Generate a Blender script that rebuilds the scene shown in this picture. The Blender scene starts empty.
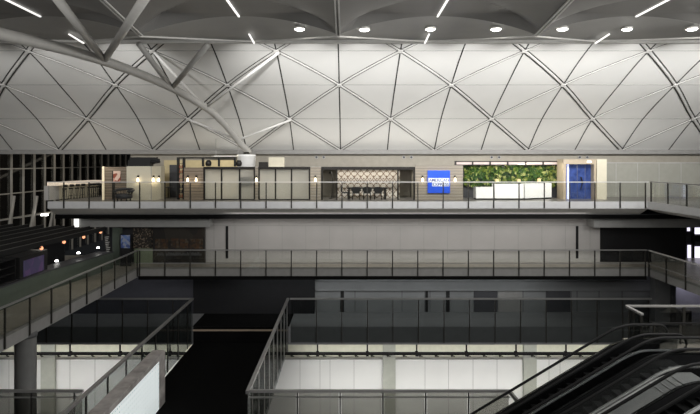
import bpy, math, random
from mathutils import Vector, Matrix
random.seed(7)
E = 18.0                     # eye height above the lowest floor; heights below are written relative to the eye
F, VX, VY = 560.0, 347.0, 162.0
C = bpy.context.scene.collection

def X(px, Y): return (px - VX) * Y / F
def Z(py, Y): return (VY - py) * Y / F

# ------------------------------------------------------------------ materials
def mat(name, col, rough=0.6, metal=0.0, var=0.06, scale=3.0, emit=None, estr=0.0, spec=0.3):
    m = bpy.data.materials.new(name); m.use_nodes = True
    nt = m.node_tree; b = nt.nodes['Principled BSDF']
    b.inputs['Roughness'].default_value = rough
    b.inputs['Metallic'].default_value = metal
    b.inputs['Specular IOR Level'].default_value = spec
    n = nt.nodes.new('ShaderNodeTexNoise'); n.inputs['Scale'].default_value = scale; n.inputs['Detail'].default_value = 4
    tc = nt.nodes.new('ShaderNodeTexCoord'); nt.links.new(tc.outputs['Object'], n.inputs['Vector'])
    r = nt.nodes.new('ShaderNodeValToRGB')
    r.color_ramp.elements[0].position = 0.3; r.color_ramp.elements[1].position = 0.7
    r.color_ramp.elements[0].color = tuple(max(0, c * (1 - var)) for c in col) + (1,)
    r.color_ramp.elements[1].color = tuple(min(1, c * (1 + var)) for c in col) + (1,)
    nt.links.new(n.outputs['Fac'], r.inputs['Fac']); nt.links.new(r.outputs['Color'], b.inputs['Base Color'])
    if emit:
        b.inputs['Emission Color'].default_value = tuple(emit) + (1,)
        b.inputs['Emission Strength'].default_value = estr
    return m

def glass(name, tint, refl=0.05, rough=0.02):
    m = bpy.data.materials.new(name); m.use_nodes = True
    nt = m.node_tree; nt.nodes.clear()
    o = nt.nodes.new('ShaderNodeOutputMaterial'); mx = nt.nodes.new('ShaderNodeMixShader')
    t = nt.nodes.new('ShaderNodeBsdfTransparent'); g = nt.nodes.new('ShaderNodeBsdfGlossy')
    t.inputs['Color'].default_value = tuple(tint) + (1,); g.inputs['Roughness'].default_value = rough
    g.inputs['Color'].default_value = (0.9, 0.93, 0.92, 1)
    lw = nt.nodes.new('ShaderNodeLayerWeight'); lw.inputs['Blend'].default_value = 0.15
    mu = nt.nodes.new('ShaderNodeMath'); mu.operation = 'MULTIPLY_ADD'
    mu.inputs[1].default_value = 0.12; mu.inputs[2].default_value = refl
    nt.links.new(lw.outputs['Fresnel'], mu.inputs[0]); nt.links.new(mu.outputs[0], mx.inputs['Fac'])
    nt.links.new(t.outputs[0], mx.inputs[1]); nt.links.new(g.outputs[0], mx.inputs[2])
    nt.links.new(mx.outputs[0], o.inputs['Surface'])
    return m

def frosted(name, col):
    m = bpy.data.materials.new(name); m.use_nodes = True
    nt = m.node_tree; nt.nodes.clear()
    o = nt.nodes.new('ShaderNodeOutputMaterial'); mx = nt.nodes.new('ShaderNodeMixShader'); m2 = nt.nodes.new('ShaderNodeMixShader')
    t = nt.nodes.new('ShaderNodeBsdfTranslucent'); d = nt.nodes.new('ShaderNodeBsdfDiffuse'); tr = nt.nodes.new('ShaderNodeBsdfTransparent')
    n = nt.nodes.new('ShaderNodeTexNoise'); n.inputs['Scale'].default_value = 0.9
    tc = nt.nodes.new('ShaderNodeTexCoord'); nt.links.new(tc.outputs['Object'], n.inputs['Vector'])
    for s in (t, d): s.inputs['Color'].default_value = tuple(col) + (1,)
    mx.inputs['Fac'].default_value = 0.18
    nt.links.new(t.outputs[0], mx.inputs[1]); nt.links.new(d.outputs[0], mx.inputs[2])
    m2.inputs['Fac'].default_value = 0.38
    nt.links.new(mx.outputs[0], m2.inputs[1]); nt.links.new(tr.outputs[0], m2.inputs[2]); nt.links.new(m2.outputs[0], o.inputs['Surface'])
    return m

def wave_mat(name, c0, c1, scale, axis='Z', rough=0.5, dist=3.0, bump=0):
    m = mat(name, c0, rough)
    nt = m.node_tree; b = nt.nodes['Principled BSDF']
    w = nt.nodes.new('ShaderNodeTexWave'); w.bands_direction = axis; w.inputs['Scale'].default_value = scale
    w.inputs['Distortion'].default_value = dist; w.inputs['Detail'].default_value = 3
    tc = nt.nodes.new('ShaderNodeTexCoord'); nt.links.new(tc.outputs['Object'], w.inputs['Vector'])
    r = nt.nodes.new('ShaderNodeValToRGB')
    r.color_ramp.elements[0].color = tuple(c0) + (1,); r.color_ramp.elements[1].color = tuple(c1) + (1,)
    nt.links.new(w.outputs['Fac'], r.inputs['Fac']); nt.links.new(r.outputs['Color'], b.inputs['Base Color'])
    return m

def dots_mat(name, base, hole, scale, estr=0.0):
    m = mat(name, base, 0.5)
    nt = m.node_tree; b = nt.nodes['Principled BSDF']
    v = nt.nodes.new('ShaderNodeTexVoronoi'); v.inputs['Scale'].default_value = scale; v.inputs['Randomness'].default_value = 0.0
    tc = nt.nodes.new('ShaderNodeTexCoord'); nt.links.new(tc.outputs['Object'], v.inputs['Vector'])
    r = nt.nodes.new('ShaderNodeValToRGB'); r.color_ramp.elements[0].position = 0.28; r.color_ramp.elements[1].position = 0.36
    r.color_ramp.elements[0].color = tuple(hole) + (1,); r.color_ramp.elements[1].color = tuple(base) + (1,)
    nt.links.new(v.outputs['Distance'], r.inputs['Fac']); nt.links.new(r.outputs['Color'], b.inputs['Base Color'])
    if estr:
        nt.links.new(r.outputs['Color'], b.inputs['Emission Color']); b.inputs['Emission Strength'].default_value = estr
    return m

def mosaic_mat(name, cols, scale, estr=0.0, dim=0.02):
    """blotchy picture: random coloured cells on a dark ground"""
    m = mat(name, (dim,)*3, 0.5)
    nt = m.node_tree; b = nt.nodes['Principled BSDF']
    v = nt.nodes.new('ShaderNodeTexVoronoi'); v.inputs['Scale'].default_value = scale
    tc = nt.nodes.new('ShaderNodeTexCoord'); nt.links.new(tc.outputs['Object'], v.inputs['Vector'])
    s = nt.nodes.new('ShaderNodeSeparateColor'); nt.links.new(v.outputs['Color'], s.inputs[0])
    r = nt.nodes.new('ShaderNodeValToRGB'); r.color_ramp.interpolation = 'CONSTANT'
    els = r.color_ramp.elements
    els[0].color = tuple(cols[0]) + (1,); els[1].position = 1.0 / len(cols); els[1].color = tuple(cols[1]) + (1,)
    for i in range(2, len(cols)):
        e = els.new(i / len(cols)); e.color = tuple(cols[i]) + (1,)
    nt.links.new(s.outputs[0], r.inputs['Fac']); nt.links.new(r.outputs['Color'], b.inputs['Base Color'])
    if estr:
        nt.links.new(r.outputs['Color'], b.inputs['Emission Color']); b.inputs['Emission Strength'].default_value = estr
    return m

M = dict(
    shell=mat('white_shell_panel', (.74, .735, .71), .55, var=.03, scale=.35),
    joint=mat('dark_joint', (.035, .035, .033), .7),
    seam=mat('grey_seam', (.36, .355, .34), .7),
    lattice=mat('white_lattice_steel', (.70, .69, .665), .5),
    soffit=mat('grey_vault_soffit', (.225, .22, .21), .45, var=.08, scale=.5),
    band=mat('pale_vault_edge', (.46, .455, .44), .5, var=.05, scale=1),
    beam=mat('pale_edge_beam', (.62, .61, .58), .4),
    tubewhite=mat('painted_steel_tube', (.46, .45, .425), .32, var=.04),
    concrete=mat('pale_fascia', (.56, .56, .56), .5, var=.04),
    slab=mat('grey_slab', (.42, .41, .39), .6),
    canopyg=mat('grey_canopy_fascia', (.30, .30, .29), .5),
    colgrey=mat('dark_grey_column', (.13, .13, .125), .5),
    slabmid=mat('mid_grey_slab', (.24, .235, .225), .6),
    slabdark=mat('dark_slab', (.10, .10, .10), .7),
    floor3=mat('dark_lounge_floor', (.16, .15, .14), .3),
    floor2=mat('tan_stone_floor', (.36, .33, .28), .35, var=.12, scale=1.2),
    floor1=mat('dark_stone_floor', (.22, .22, .22), .4),
    black=mat('black_paint', (.012, .012, .012), .6),
    black2=mat('near_black_panel', (.016, .016, .017), .6, spec=.15),
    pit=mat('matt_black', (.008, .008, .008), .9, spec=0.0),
    charcoal=mat('charcoal_panel', (.055, .055, .06), .5),
    wall3=mat('pale_olive_wall', (.26, .258, .225), .6, var=.04),
    beige=mat('beige_lounge_wall', (.30, .278, .235), .7),
    wall2=mat('grey_wall_panel', (.44, .425, .41), .55, var=.05, scale=.6),
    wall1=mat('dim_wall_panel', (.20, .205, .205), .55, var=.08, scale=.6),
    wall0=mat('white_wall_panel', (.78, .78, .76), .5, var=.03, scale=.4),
    pilaster=mat('greenish_pilaster', (.42, .43, .38), .5),
    ochre=mat('yellow_ochre_wall', (.50, .42, .25), .6),
    post=mat('dark_bronze_post', (.045, .043, .038), .4, .6),
    rail=mat('brushed_grey_rail', (.33, .325, .315), .35, .5),
    railpale=mat('pale_steel_rail', (.62, .61, .59), .3, .4),
    glass=glass('railing_glass', (.90, .905, .89), .02),
    glassdark=glass('smoked_railing_glass', (.72, .735, .73), .02),
    glassfront=glass('grey_front_glass', (.58, .58, .56), .015),
    glassclear=glass('clear_balustrade_glass', (.93, .93, .92), .015),
    glassblk=glass('dark_balustrade_glass', (.60, .61, .61), .02),
    night=glass('night_window_glass', (.72, .72, .72), .05),
    mullion=mat('steel_mullion', (.46, .44, .40), .4, .2),
    frost=frosted('frosted_screen_glass', (.84, .83, .78)),
    frame=mat('black_steel_frame', (.016, .014, .012), .4),
    wood=wave_mat('striped_wood_panel', (.21, .185, .15), (.30, .265, .215), 1.6, 'Z', .5, 1.5),
    wooddark=wave_mat('dark_wood_panel', (.17, .135, .10), (.26, .21, .16), 1.6, 'Z', .5, 2),
    cream=mat('cream_panel', (.57, .53, .42), .5, var=.03),
    creamdeep=mat('cream_portal', (.40, .335, .25), .5),
    white=mat('white_lacquer', (.85, .85, .84), .3, var=.02),
    navy=mat('navy_lettering', (.008, .02, .16), .5),
    signblue=mat('blue_sign_face', (.02, .075, .50), .35, emit=(.02, .075, .56), estr=.5, var=.15, scale=1.4),
    signwhite=mat('white_lettering', (.75, .8, .9), .4, emit=(.75, .82, 1), estr=.45),
    lampglow=mat('warm_lamp_glass', (.9, .8, .6), .4, emit=(1, .86, .6), estr=3),
    spotglow=mat('white_lamp_lens', (.9, .9, .9), .4, emit=(1, .98, .93), estr=9),
    striplit=mat('lit_strip_diffuser', (.9, .9, .9), .4, emit=(1, .98, .94), estr=1.2),
    redlamp=mat('orange_lamp_shade', (.9, .4, .2), .4, emit=(1, .42, .22), estr=1.3),
    leaf=mosaic_mat('plant_wall_leaf', [(.03, .075, .012), (.07, .125, .02), (.012, .03, .008), (.15, .19, .035), (.035, .08, .02), (.34, .36, .13)], 5),
    blueglass=mat('blue_lit_glass', (.03, .05, .16), .15, emit=(.035, .06, .18), estr=.36, var=.6, scale=2.2),
    purple=mosaic_mat('purple_picture_screen', [(.06, .045, .10), (.085, .05, .12), (.05, .045, .09), (.07, .06, .11)], 2.2, .22),
    magenta=mosaic_mat('magenta_picture_screen', [(.22, .03, .22), (.12, .03, .2), (.05, .03, .16), (.26, .06, .22)], 1.6, .3),
    advert=mosaic_mat('blue_poster_face', [(.06, .10, .25), (.10, .15, .30), (.19, .21, .27), (.04, .06, .16)], 5.0, .10),
    mural=mosaic_mat('food_picture_panel', [(.020, .018, .016), (.035, .03, .024), (.018, .016, .015), (.03, .022, .018)], 1.2),
    dish=mosaic_mat('food_photo', [(.07, .035, .018), (.04, .026, .018), (.075, .06, .042), (.028, .022, .018), (.055, .03, .014)], 7),
    bottles=mosaic_mat('speckled_shelf', [(.03, .025, .02), (.05, .04, .03), (.02, .02, .02), (.20, .16, .12)], 12),
    picture=mosaic_mat('pink_floral_picture', [(.62, .36, .28), (.75, .55, .45), (.30, .08, .05), (.5, .22, .16)], 3),
    greencab=mat('sage_cabinet', (.17, .20, .135), .5),
    greencounter=mat('grey_green_counter', (.085, .105, .085), .35, var=.05),
    stone=mat('mottled_grey_stone', (.36, .335, .32), .55, var=.35, scale=2.0),
    perforated=dots_mat('glowing_perforated_metal', (.76, .82, .82), (.22, .26, .26), 4.6, .58),
    steel=mat('brushed_steel', (.85, .85, .85), .3, .3),
    steeldark=mat('dark_brushed_steel', (.50, .50, .49), .32, .4),
    rubber=mat('black_rubber', (.010, .010, .010), .55, spec=.12),
    step=mat('dark_step_metal', (.025, .025, .025), .45, .3),
    brass=mat('tan_edge_strip', (.42, .33, .25), .4),
    lavender=mat('lavender_wall', (.46, .45, .52), .6),
    winlit=mat('bright_window', (.8, .8, .9), .4, emit=(.86, .82, 1), estr=1.3),
    patternwhite=mat('pale_pattern_wall', (.56, .525, .47), .6),
    patterndark=mat('brown_pattern_line', (.16, .11, .075), .6),
    tan=mat('tan_desk_lamp', (.62, .46, .24), .5),
)

# ------------------------------------------------------------------ mesh helpers
class MB:
    def __init__(s): s.v = []; s.f = []
    def add(s, vs, fs):
        n = len(s.v); s.v += [tuple(v) for v in vs]; s.f += [tuple(i + n for i in f) for f in fs]; return s
    def box(s, x0, x1, y0, y1, z0, z1):
        vs = [(x, y, z) for x in (x0, x1) for y in (y0, y1) for z in (z0, z1)]
        return s.add(vs, [(0, 1, 3, 2), (4, 6, 7, 5), (0, 4, 5, 1), (2, 3, 7, 6), (0, 2, 6, 4), (1, 5, 7, 3)])
    def bar(s, p, q, w, h, up=(0, 0, 1)):
        p, q = Vector(p), Vector(q); d = (q - p).normalized(); u = Vector(up)
        r = d.cross(u)
        if r.length < 1e-4: r = d.cross(Vector((1, 0, 0)))
        r.normalize(); u = r.cross(d).normalized()
        vs = [b + r * (a * w / 2) + u * (c * h / 2) for b in (p, q) for a, c in ((-1, -1), (1, -1), (1, 1), (-1, 1))]
        return s.add(vs, [(0, 3, 2, 1), (4, 5, 6, 7), (0, 1, 5, 4), (1, 2, 6, 5), (2, 3, 7, 6), (3, 0, 4, 7)])
    def path(s, pts, radii, n=10):
        pts = [Vector(p) for p in pts]
        if not hasattr(radii, '__len__'): radii = [radii] * len(pts)
        rings = []
        for i, p in enumerate(pts):
            d = (pts[min(i + 1, len(pts) - 1)] - pts[max(i - 1, 0)]).normalized()
            r = d.cross(Vector((0, 0, 1)))
            if r.length < 1e-3: r = d.cross(Vector((1, 0, 0)))
            r.normalize(); u = r.cross(d)
            rings.append([p + (r * math.cos(a) + u * math.sin(a)) * radii[i] for a in (2 * math.pi * k / n for k in range(n))])
        vs = [v for rg in rings for v in rg]; fs = []
        for i in range(len(pts) - 1):
            for k in range(n):
                a, b = i * n + k, i * n + (k + 1) % n
                fs.append((a, b, b + n, a + n))
        fs.append(tuple(range(n - 1, -1, -1))); fs.append(tuple((len(pts) - 1) * n + k for k in range(n)))
        return s.add(vs, fs)
    def tube(s, p, q, r, n=10): return s.path([p, q], r, n)
    def lathe(s, cx, cy, prof, n=16):
        vs = [(cx + r * math.cos(2 * math.pi * k / n), cy + r * math.sin(2 * math.pi * k / n), z) for r, z in prof for k in range(n)]
        fs = []
        for i in range(len(prof) - 1):
            for k in range(n):
                a, b = i * n + k, i * n + (k + 1) % n
                fs.append((a, b, b + n, a + n))
        fs.append(tuple(range(n - 1, -1, -1))); fs.append(tuple((len(prof) - 1) * n + k for k in range(n)))
        return s.add(vs, fs)
    def prism(s, poly, y0, y1):            # poly of (x, z), extruded in y
        n = len(poly)
        vs = [(x, y0, z) for x, z in poly] + [(x, y1, z) for x, z in poly]
        fs = [tuple(range(n)), tuple(range(2 * n - 1, n - 1, -1))] + [(i, i + n, (i + 1) % n + n, (i + 1) % n) for i in range(n)]
        return s.add(vs, fs)
    def plan(s, poly, z0, z1):             # poly of (x, y), extruded in z
        n = len(poly)
        vs = [(x, y, z0) for x, y in poly] + [(x, y, z1) for x, y in poly]
        fs = [tuple(range(n - 1, -1, -1)), tuple(range(n, 2 * n))] + [(i, (i + 1) % n, (i + 1) % n + n, i + n) for i in range(n)]
        return s.add(vs, fs)
    def build(s, name, m, parent=None, smooth=False, label=None):
        o3 = Vector((0, 0, 0))
        if parent is not None: o3 = world_of(parent)
        else:
            xs, ys, zs = zip(*s.v); o3 = Vector(((min(xs) + max(xs)) / 2, (min(ys) + max(ys)) / 2, min(zs) + E))
        me = bpy.data.meshes.new(name)
        me.from_pydata([(x - o3.x, y - o3.y, z + E - o3.z) for x, y, z in s.v], [], s.f)
        me.validate(); me.update()
        import bmesh
        bm = bmesh.new(); bm.from_mesh(me); bmesh.ops.recalc_face_normals(bm, faces=bm.faces); bm.to_mesh(me); bm.free()
        if smooth:
            for p in me.polygons: p.use_smooth = True
        me.materials.append(m)
        o = bpy.data.objects.new(name, me); C.objects.link(o)
        if parent is not None: o.parent = parent
        else: o.location = o3
        if label: o['label'] = label
        return o

def world_of(o):
    v = Vector(o.location)
    while o.parent is not None:
        o = o.parent; v = v + Vector(o.location)
    return v

def thing(name, label, cat, loc, group=None):
    o = bpy.data.objects.new(name, None); C.objects.link(o); o.empty_display_size = .2
    o.location = (loc[0], loc[1], loc[2] + E)
    o['label'] = label; o['category'] = cat
    if group: o['group'] = group
    return o
def tag(o, label, cat, group=None, kind=None):
    o['label'] = label; o['category'] = cat
    if group: o['group'] = group
    if kind: o['kind'] = kind
    return o
def struct(name, mb, m, smooth=False):
    o = mb.build(name, m, None, smooth); o['kind'] = 'structure'; return o
def copy_tree(o, parent=None):
    c = o.copy(); C.objects.link(c)
    if parent is not None: c.parent = parent
    for ch in list(o.children): copy_tree(ch, c)
    return c
def place(proto, used, loc, label, rz=0):
    o = proto if not used else copy_tree(proto)
    o.location = (loc[0], loc[1], loc[2] + E); o.rotation_euler = (0, 0, rz); o['label'] = label
    used.append(o); return o

# ------------------------------------------------------------------ the setting
Y3 = 36.4
LV3, LV2, LV1 = -2.6, -7.0, -10.7
YB = 44.0
struct('floor', MB().box(-34, 34, 8, 46, -18.2, -18.0), M['floor1'])
# upper (lounge) level slab
struct('floor_upper', MB().plan([(X(48, Y3), Y3), (19.6, Y3), (19.6, 24), (33, 24), (33, YB), (-19.4, YB)], LV3 - .18, LV3), M['floor3'])
for nm, pts in (('trim_1', [(X(48, Y3), Y3), (19.6, Y3)]), ):
    f = MB()
    f.box(X(48, Y3), 19.6, Y3 - .05, Y3 + .12, -3.02, LV3 + .03)
    struct(nm, f, M['concrete'])
struct('trim_2', MB().box(19.5, 19.595, 24, Y3 - .06, -3.02, LV3 + .03), M['concrete'])
# sloping pale underside then dark recess
s = MB()
xa = X(48, Y3)
s.add([(xa, Y3, -3.03), (19.6, Y3, -3.03), (19.6, Y3 + 1.1, -3.5), (xa, Y3 + 1.1, -3.5),
       (xa, Y3, -2.79), (19.6, Y3, -2.79), (19.6, Y3 + 1.1, -2.79), (xa, Y3 + 1.1, -2.79)],
      [(0, 1, 2, 3), (4, 5, 6, 7), (0, 1, 5, 4), (2, 3, 7, 6), (0, 3, 7, 4), (1, 2, 6, 5)])
s.add([(19.6, 24, -3.03), (19.6, Y3 + 1.1, -3.03), (20.9, Y3 + 1.1, -3.4), (20.9, 24, -3.4),
       (19.6, 24, -2.79), (19.6, Y3 + 1.1, -2.79), (20.9, Y3 + 1.1, -2.79), (20.9, 24, -2.79)],
      [(0, 1, 2, 3), (4, 5, 6, 7), (0, 1, 5, 4), (2, 3, 7, 6), (0, 3, 7, 4), (1, 2, 6, 5)])
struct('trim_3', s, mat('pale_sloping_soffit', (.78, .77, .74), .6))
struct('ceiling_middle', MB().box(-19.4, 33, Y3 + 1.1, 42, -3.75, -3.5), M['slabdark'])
# rear wall of the lounge level
struct('wall_back', MB().box(-17, 33, YB, YB + .3, LV3, 1.2), M['beige'])
w = MB(); w.box(X(606, 42), 33, 42, 42.2, LV3, -.05)
struct('wall_right', w, M['wall3'])
jt = MB()
for px in (616, 637.5, 659, 681, 702): jt.box(X(px, 42) - .02, X(px, 42) + .02, 41.985, 42.0, LV3, -.05)
jt.box(X(606, 42), 33, 41.97, 42, -.1, -.03)
struct('trim_4', jt, M['seam'])
struct('trim_5', MB().box(-33, 33, 43.6, 43.95, .62, .95), M['slabmid'])       # the line the vault springs from

# glass side wall on the left, looking into the night
gx = -28.4
mw = MB()
for i in range(20):
    y = 42.0 + 1.75 * i
    mw.box(gx, gx + .15, y - .06, y + .06, -9, .9)
for z in (-.57, -2.66, -4.74, -6.8): mw.box(gx, gx + .08, 42, 78, z - .045, z + .045)
struct('window_1_frame', mw, M['mullion'])
struct('window_1', MB().box(gx - .04, gx - .02, 41, 78, -9, .9), M['night'])
struct('wall_left', MB().box(gx - 6, gx - 5.8, 38, 80, -9, 3), mat('dusk_brown_facade', (.07, .06, .05), .7))
struct('wall_far', MB().box(gx - 6, -14, 78, 78.2, -9, 3), M['charcoal'])
# middle level
poly = [(-33, Y3), (-33, 15), (-13.64, 15), (-13.64, Y3), (19.6, Y3), (19.6, 22.25), (10.95, 22.25), (10.95, 14.0), (33, 14.0), (33, 42), (-33, 42)]
struct('floor_middle', MB().plan(poly, -7.35, LV2), M['floor2'])
t6 = MB(); t6.box(-13.64, 19.6, Y3 - .06, Y3 - .005, -7.40, -6.84)
struct('trim_6', t6, M['slabmid'])
struct('trim_7', MB().box(-13.635, -13.58, 15, Y3 - .06, -7.47, -6.84), M['slabmid'])
struct('trim_8', MB().box(19.54, 19.595, 23, Y3 - .06, -7.40, -6.84), M['slabmid'])
w2y = 39.2
struct('wall_middle', MB().box(X(205, w2y), X(600, w2y), w2y, w2y + .2, LV2, -3.5), M['wall2'])
j2 = MB()
for px in [214, 590] + [235 + 23.6 * k for k in range(15)]:
    j2.box(X(px, w2y) - .016, X(px, w2y) + .016, w2y - .012, w2y, LV2, -4.42)
j2.box(X(211, w2y), X(597, w2y), w2y - .012, w2y, -4.47, -4.42)
for px in (234, 279, 324, 372, 419, 470, 521, 568):
    j2.box(X(px, w2y) - .015, X(px, w2y) + .015, w2y - .012, w2y, -4.42, -3.5)
struct('trim_9', j2, M['seam'])
j3 = MB()
for px in (227, 577): j3.box(X(px, w2y) - .09, X(px, w2y) + .09, w2y - .03, w2y - .013, LV2, -4.48)
struct('trim_10', j3, M['black2'])
struct('baseboard_middle', MB().box(X(211, w2y), X(597, w2y), w2y - .04, w2y - .031, LV2, LV2 + .25), M['slab'])
struct('wall_middle_right', MB().box(X(600, w2y), X(685.5, w2y), w2y, w2y + .2, LV2, -3.5), M['black2'])
# canopies over the shop fronts
struct('trim_11', MB().box(X(75, 38), X(210, 38), 38, w2y - .05, -4.42, -3.78), M['canopyg'])
struct('trim_12', MB().box(X(594, 38), 33, 38, w2y - .05, -4.45, -3.74), M['canopyg'])

# level below the middle one
w1y = 40.0
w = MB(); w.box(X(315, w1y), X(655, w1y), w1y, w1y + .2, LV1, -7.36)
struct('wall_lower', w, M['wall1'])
struct('trim_13', MB().box(X(315, 39.8), X(655, 39.8), 39.8, w1y - .01, -9.17, -8.53), M['wall1'])
j = MB()
for px in (343, 355, 402, 425, 430, 447, 474, 498, 517, 523, 546, 571, 577, 599, 622): j.box(X(px, w1y) - .02, X(px, w1y) + .02, w1y - .012, w1y, LV1, -9.18)
struct('trim_14', j, M['charcoal'])
for a, b, m in ((340.5, 344, 'black'), (425.5, 428, 'black'), (446, 449.5, 'black'), (498, 522, 'slabmid'), (546, 570, 'charcoal'), (474, 497, 'charcoal')):
    d = MB().box(X(a, w1y), X(b, w1y), w1y - .06, w1y - .013, LV1, -9.18)
    struct('door_%d' % (int(a) % 97), d, M[m])
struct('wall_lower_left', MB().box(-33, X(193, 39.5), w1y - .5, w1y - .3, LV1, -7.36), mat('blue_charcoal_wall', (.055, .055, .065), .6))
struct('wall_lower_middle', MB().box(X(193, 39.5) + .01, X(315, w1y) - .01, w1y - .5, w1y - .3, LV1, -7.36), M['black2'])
struct('wall_lower_right', MB().box(X(655, 37.4), X(676, 37.4), 37.4, 38.0, LV1, -7.36), M['wall1'])
struct('trim_15', MB().box(X(671, 37.3), X(675.5, 37.3), 37.25, 37.39, LV1, -7.36), M['charcoal'])
struct('wall_lavender', MB().box(X(677, 38), 33, 38.2, 38.4, LV1, -7.36), M['lavender'])
struct('floor_lower', MB().plan([(-33, Y3), (33, Y3), (33, 43), (-33, 43)], -11.85, LV1), M['floor1'])
struct('trim_31', MB().box(-33, -10.02, Y3 - .06, Y3 - .005, -11.85, LV1 - .01), mat('smoky_slab_face', (.20, .20, .205), .6))
struct('trim_32', MB().box(-3.8, 33, Y3 - .06, Y3 - .005, -11.85, LV1 - .01), mat('smoky_slab_face', (.20, .20, .205), .6))
struct('trim_16', MB().box(X(193, Y3), X(288, Y3), Y3 - .05, Y3 - .005, -10.98, -10.88), M['brass'])
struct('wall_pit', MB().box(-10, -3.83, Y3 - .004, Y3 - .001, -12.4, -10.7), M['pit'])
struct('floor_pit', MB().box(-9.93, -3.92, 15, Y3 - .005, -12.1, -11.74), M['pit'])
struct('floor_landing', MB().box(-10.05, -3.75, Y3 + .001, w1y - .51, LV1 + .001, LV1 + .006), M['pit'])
struct('floor_front', MB().plan([(-33, 12), (33, 12), (33, 14.8), (4.6, 14.8), (4.6, 21.45), (-3.7, 21.45), (-3.7, 14.8), (-10.1, 14.8), (-10.1, 21.45), (-33, 21.45)], -11.3, LV1), M['floor1'])

# brightly lit lowest wall
w0y = 40.0
struct('wall_lowest', MB().box(-33, 33, w0y, w0y + .2, -18, -11.9), M['wall0'])
j = MB()
for px in (9, 32, 70, 95, 320, 330, 354, 425, 448.5, 473, 497, 549, 560, 300, 581): j.box(X(px, w0y) - .014, X(px, w0y) + .014, w0y - .012, w0y, -18, -14.1)
j.box(-33, 33, w0y - .03, w0y, -14.1, -14.02)
struct('trim_17', j, M['seam'])
struct('trim_34', MB().box(-33, 33, w0y - .028, w0y - .013, -14.0, -11.9), mat('yellowish_upper_band', (.70, .69, .57), .6))
struct('trim_35', MB().box(-13.55, 19.45, Y3 - .04, Y3 + .5, -7.64, -7.41), M['pit'])  # matt black bar standing in for the shadow under the middle slab
struct('trim_36', MB().box(X(48, Y3), 33, 37.26, 37.40, -3.78, -3.52), M['pit'])  # matt black bar standing in for the shade under the lounge slab
for i, (a, b) in enumerate(((41, 55), (383, 395.5), (523.5, 536.5))):
    struct('trim_%d' % (18 + i), MB().box(X(a, w0y - .2), X(b, w0y - .2), w0y - .25, w0y - .035, -18, -11.9), M['pilaster'])

# ------------------------------------------------------------------ the great roof
P = [(44.6, .72), (44.0, .94), (40.8, 3.16), (36.8, 5.08), (33.2, 6.6), (29.4, 7.7), (25.6, 8.45), (21.5, 8.9)]
MOD = 7.36
def prof(t):                               # Catmull-Rom through P[1:]; t in lattice rows from the springing
    q = P[1:]; i = max(0, min(len(q) - 2, int(math.floor(t)))); u = t - i
    g = lambda k: q[k] if 0 <= k < len(q) else (tuple(2 * a - b for a, b in zip(q[0], q[1])) if k < 0 else tuple(2 * a - b for a, b in zip(q[-1], q[-2])))
    a, b, c, d = g(i - 1), g(i), g(i + 1), g(i + 2)
    return tuple(.5 * (2 * b[n] + (c[n] - a[n]) * u + (2 * a[n] - 5 * b[n] + 4 * c[n] - d[n]) * u * u + (3 * b[n] - a[n] - 3 * c[n] + d[n]) * u ** 3) for n in (0, 1))
def nrm(t):
    a, b = prof(t - .02), prof(t + .02); dy, dz = b[0] - a[0], b[1] - a[1]; L = math.hypot(dy, dz)
    return (dz / -L, dy / L) if dy / L < 0 else (dz / L, -dy / L)
X0 = X(340.5, 44)
shell = MB(); N = 6 * 4
row = []
for i in range(N + 1):
    y, z = prof(i / 4); row.append((y, z))
vs = [(x, y, z) for y, z in row for x in (-36, 36)]
shell.add(vs, [(2 * i, 2 * i + 1, 2 * i + 3, 2 * i + 2) for i in range(N)])
struct('ceiling', shell, M['shell'], True)
dark = MB(); white = MB(); seam = MB(); vert = MB()
def strip(mb, xa, ta, xb, tb, w, off, th=.02, side=0.0):
    n = 4; pts = []
    for k in range(n + 1):
        u = k / n; t = ta + (tb - ta) * u; x = xa + (xb - xa) * u
        y, z = prof(t); ny, nz = nrm(t)
        pts.append(Vector((x, y + ny * off, z + nz * off)))
    for a, b in zip(pts[:-1], pts[1:]):
        t = ta; ny, nz = nrm((ta + tb) / 2)
        d = (b - a).normalized(); nn = Vector((0, ny, nz)); r = d.cross(nn).normalized() * side
        mb.bar(a + r, b + r, w, th, nn)
for r in range(6):
    for k in range(-6, 7):
        xk = X0 + MOD * (k + (0 if r % 2 == 0 else .5))
        for sgn in (-1, 1):
            xb = xk + sgn * MOD / 2; xm = (xk + xb) / 2
            # gaps seen square-on look wide, gaps seen along their web look thin
            wide = (sgn * xm < -1.5)
            g = .11 if abs(xm) < 7 else (.16 if wide else .09)
            if abs(xm) > 33: continue
            for sd in (-1, 1): strip(dark, xk, r, xb, r + 1, g * .42, .016, .01, sd * (g * .5 + .055))
            strip(white, xk, r, xb, r + 1, .10, .03, .05)
        for xv in (xk, xk + MOD / 2):
            if abs(xv) < 34: strip(vert, xv, r, xv, r + 1, .075, .012, .012)
    y, z = prof(r + 1); ny, nz = nrm(r + 1)
    seam.bar((-35, y + ny * .008, z + nz * .008), (35, y + ny * .008, z + nz * .008), .05, .01, (0, ny, nz))
node = MB()
for r in range(1, 6):
    for k in range(-5, 6):
        x = X0 + MOD * (k + (0 if r % 2 == 0 else .5)); y, z = prof(r); ny, nz = nrm(r)
        node.path([(x, y + ny * .03, z + nz * .03), (x, y + ny * .08, z + nz * .08)], .16, 12)
struct('trim_21', dark, M['joint']); struct('trim_22', white, M['lattice'])
struct('trim_23', seam, M['seam']); struct('trim_24', vert, M['joint']); struct('trim_25', node, M['lattice'])

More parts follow.
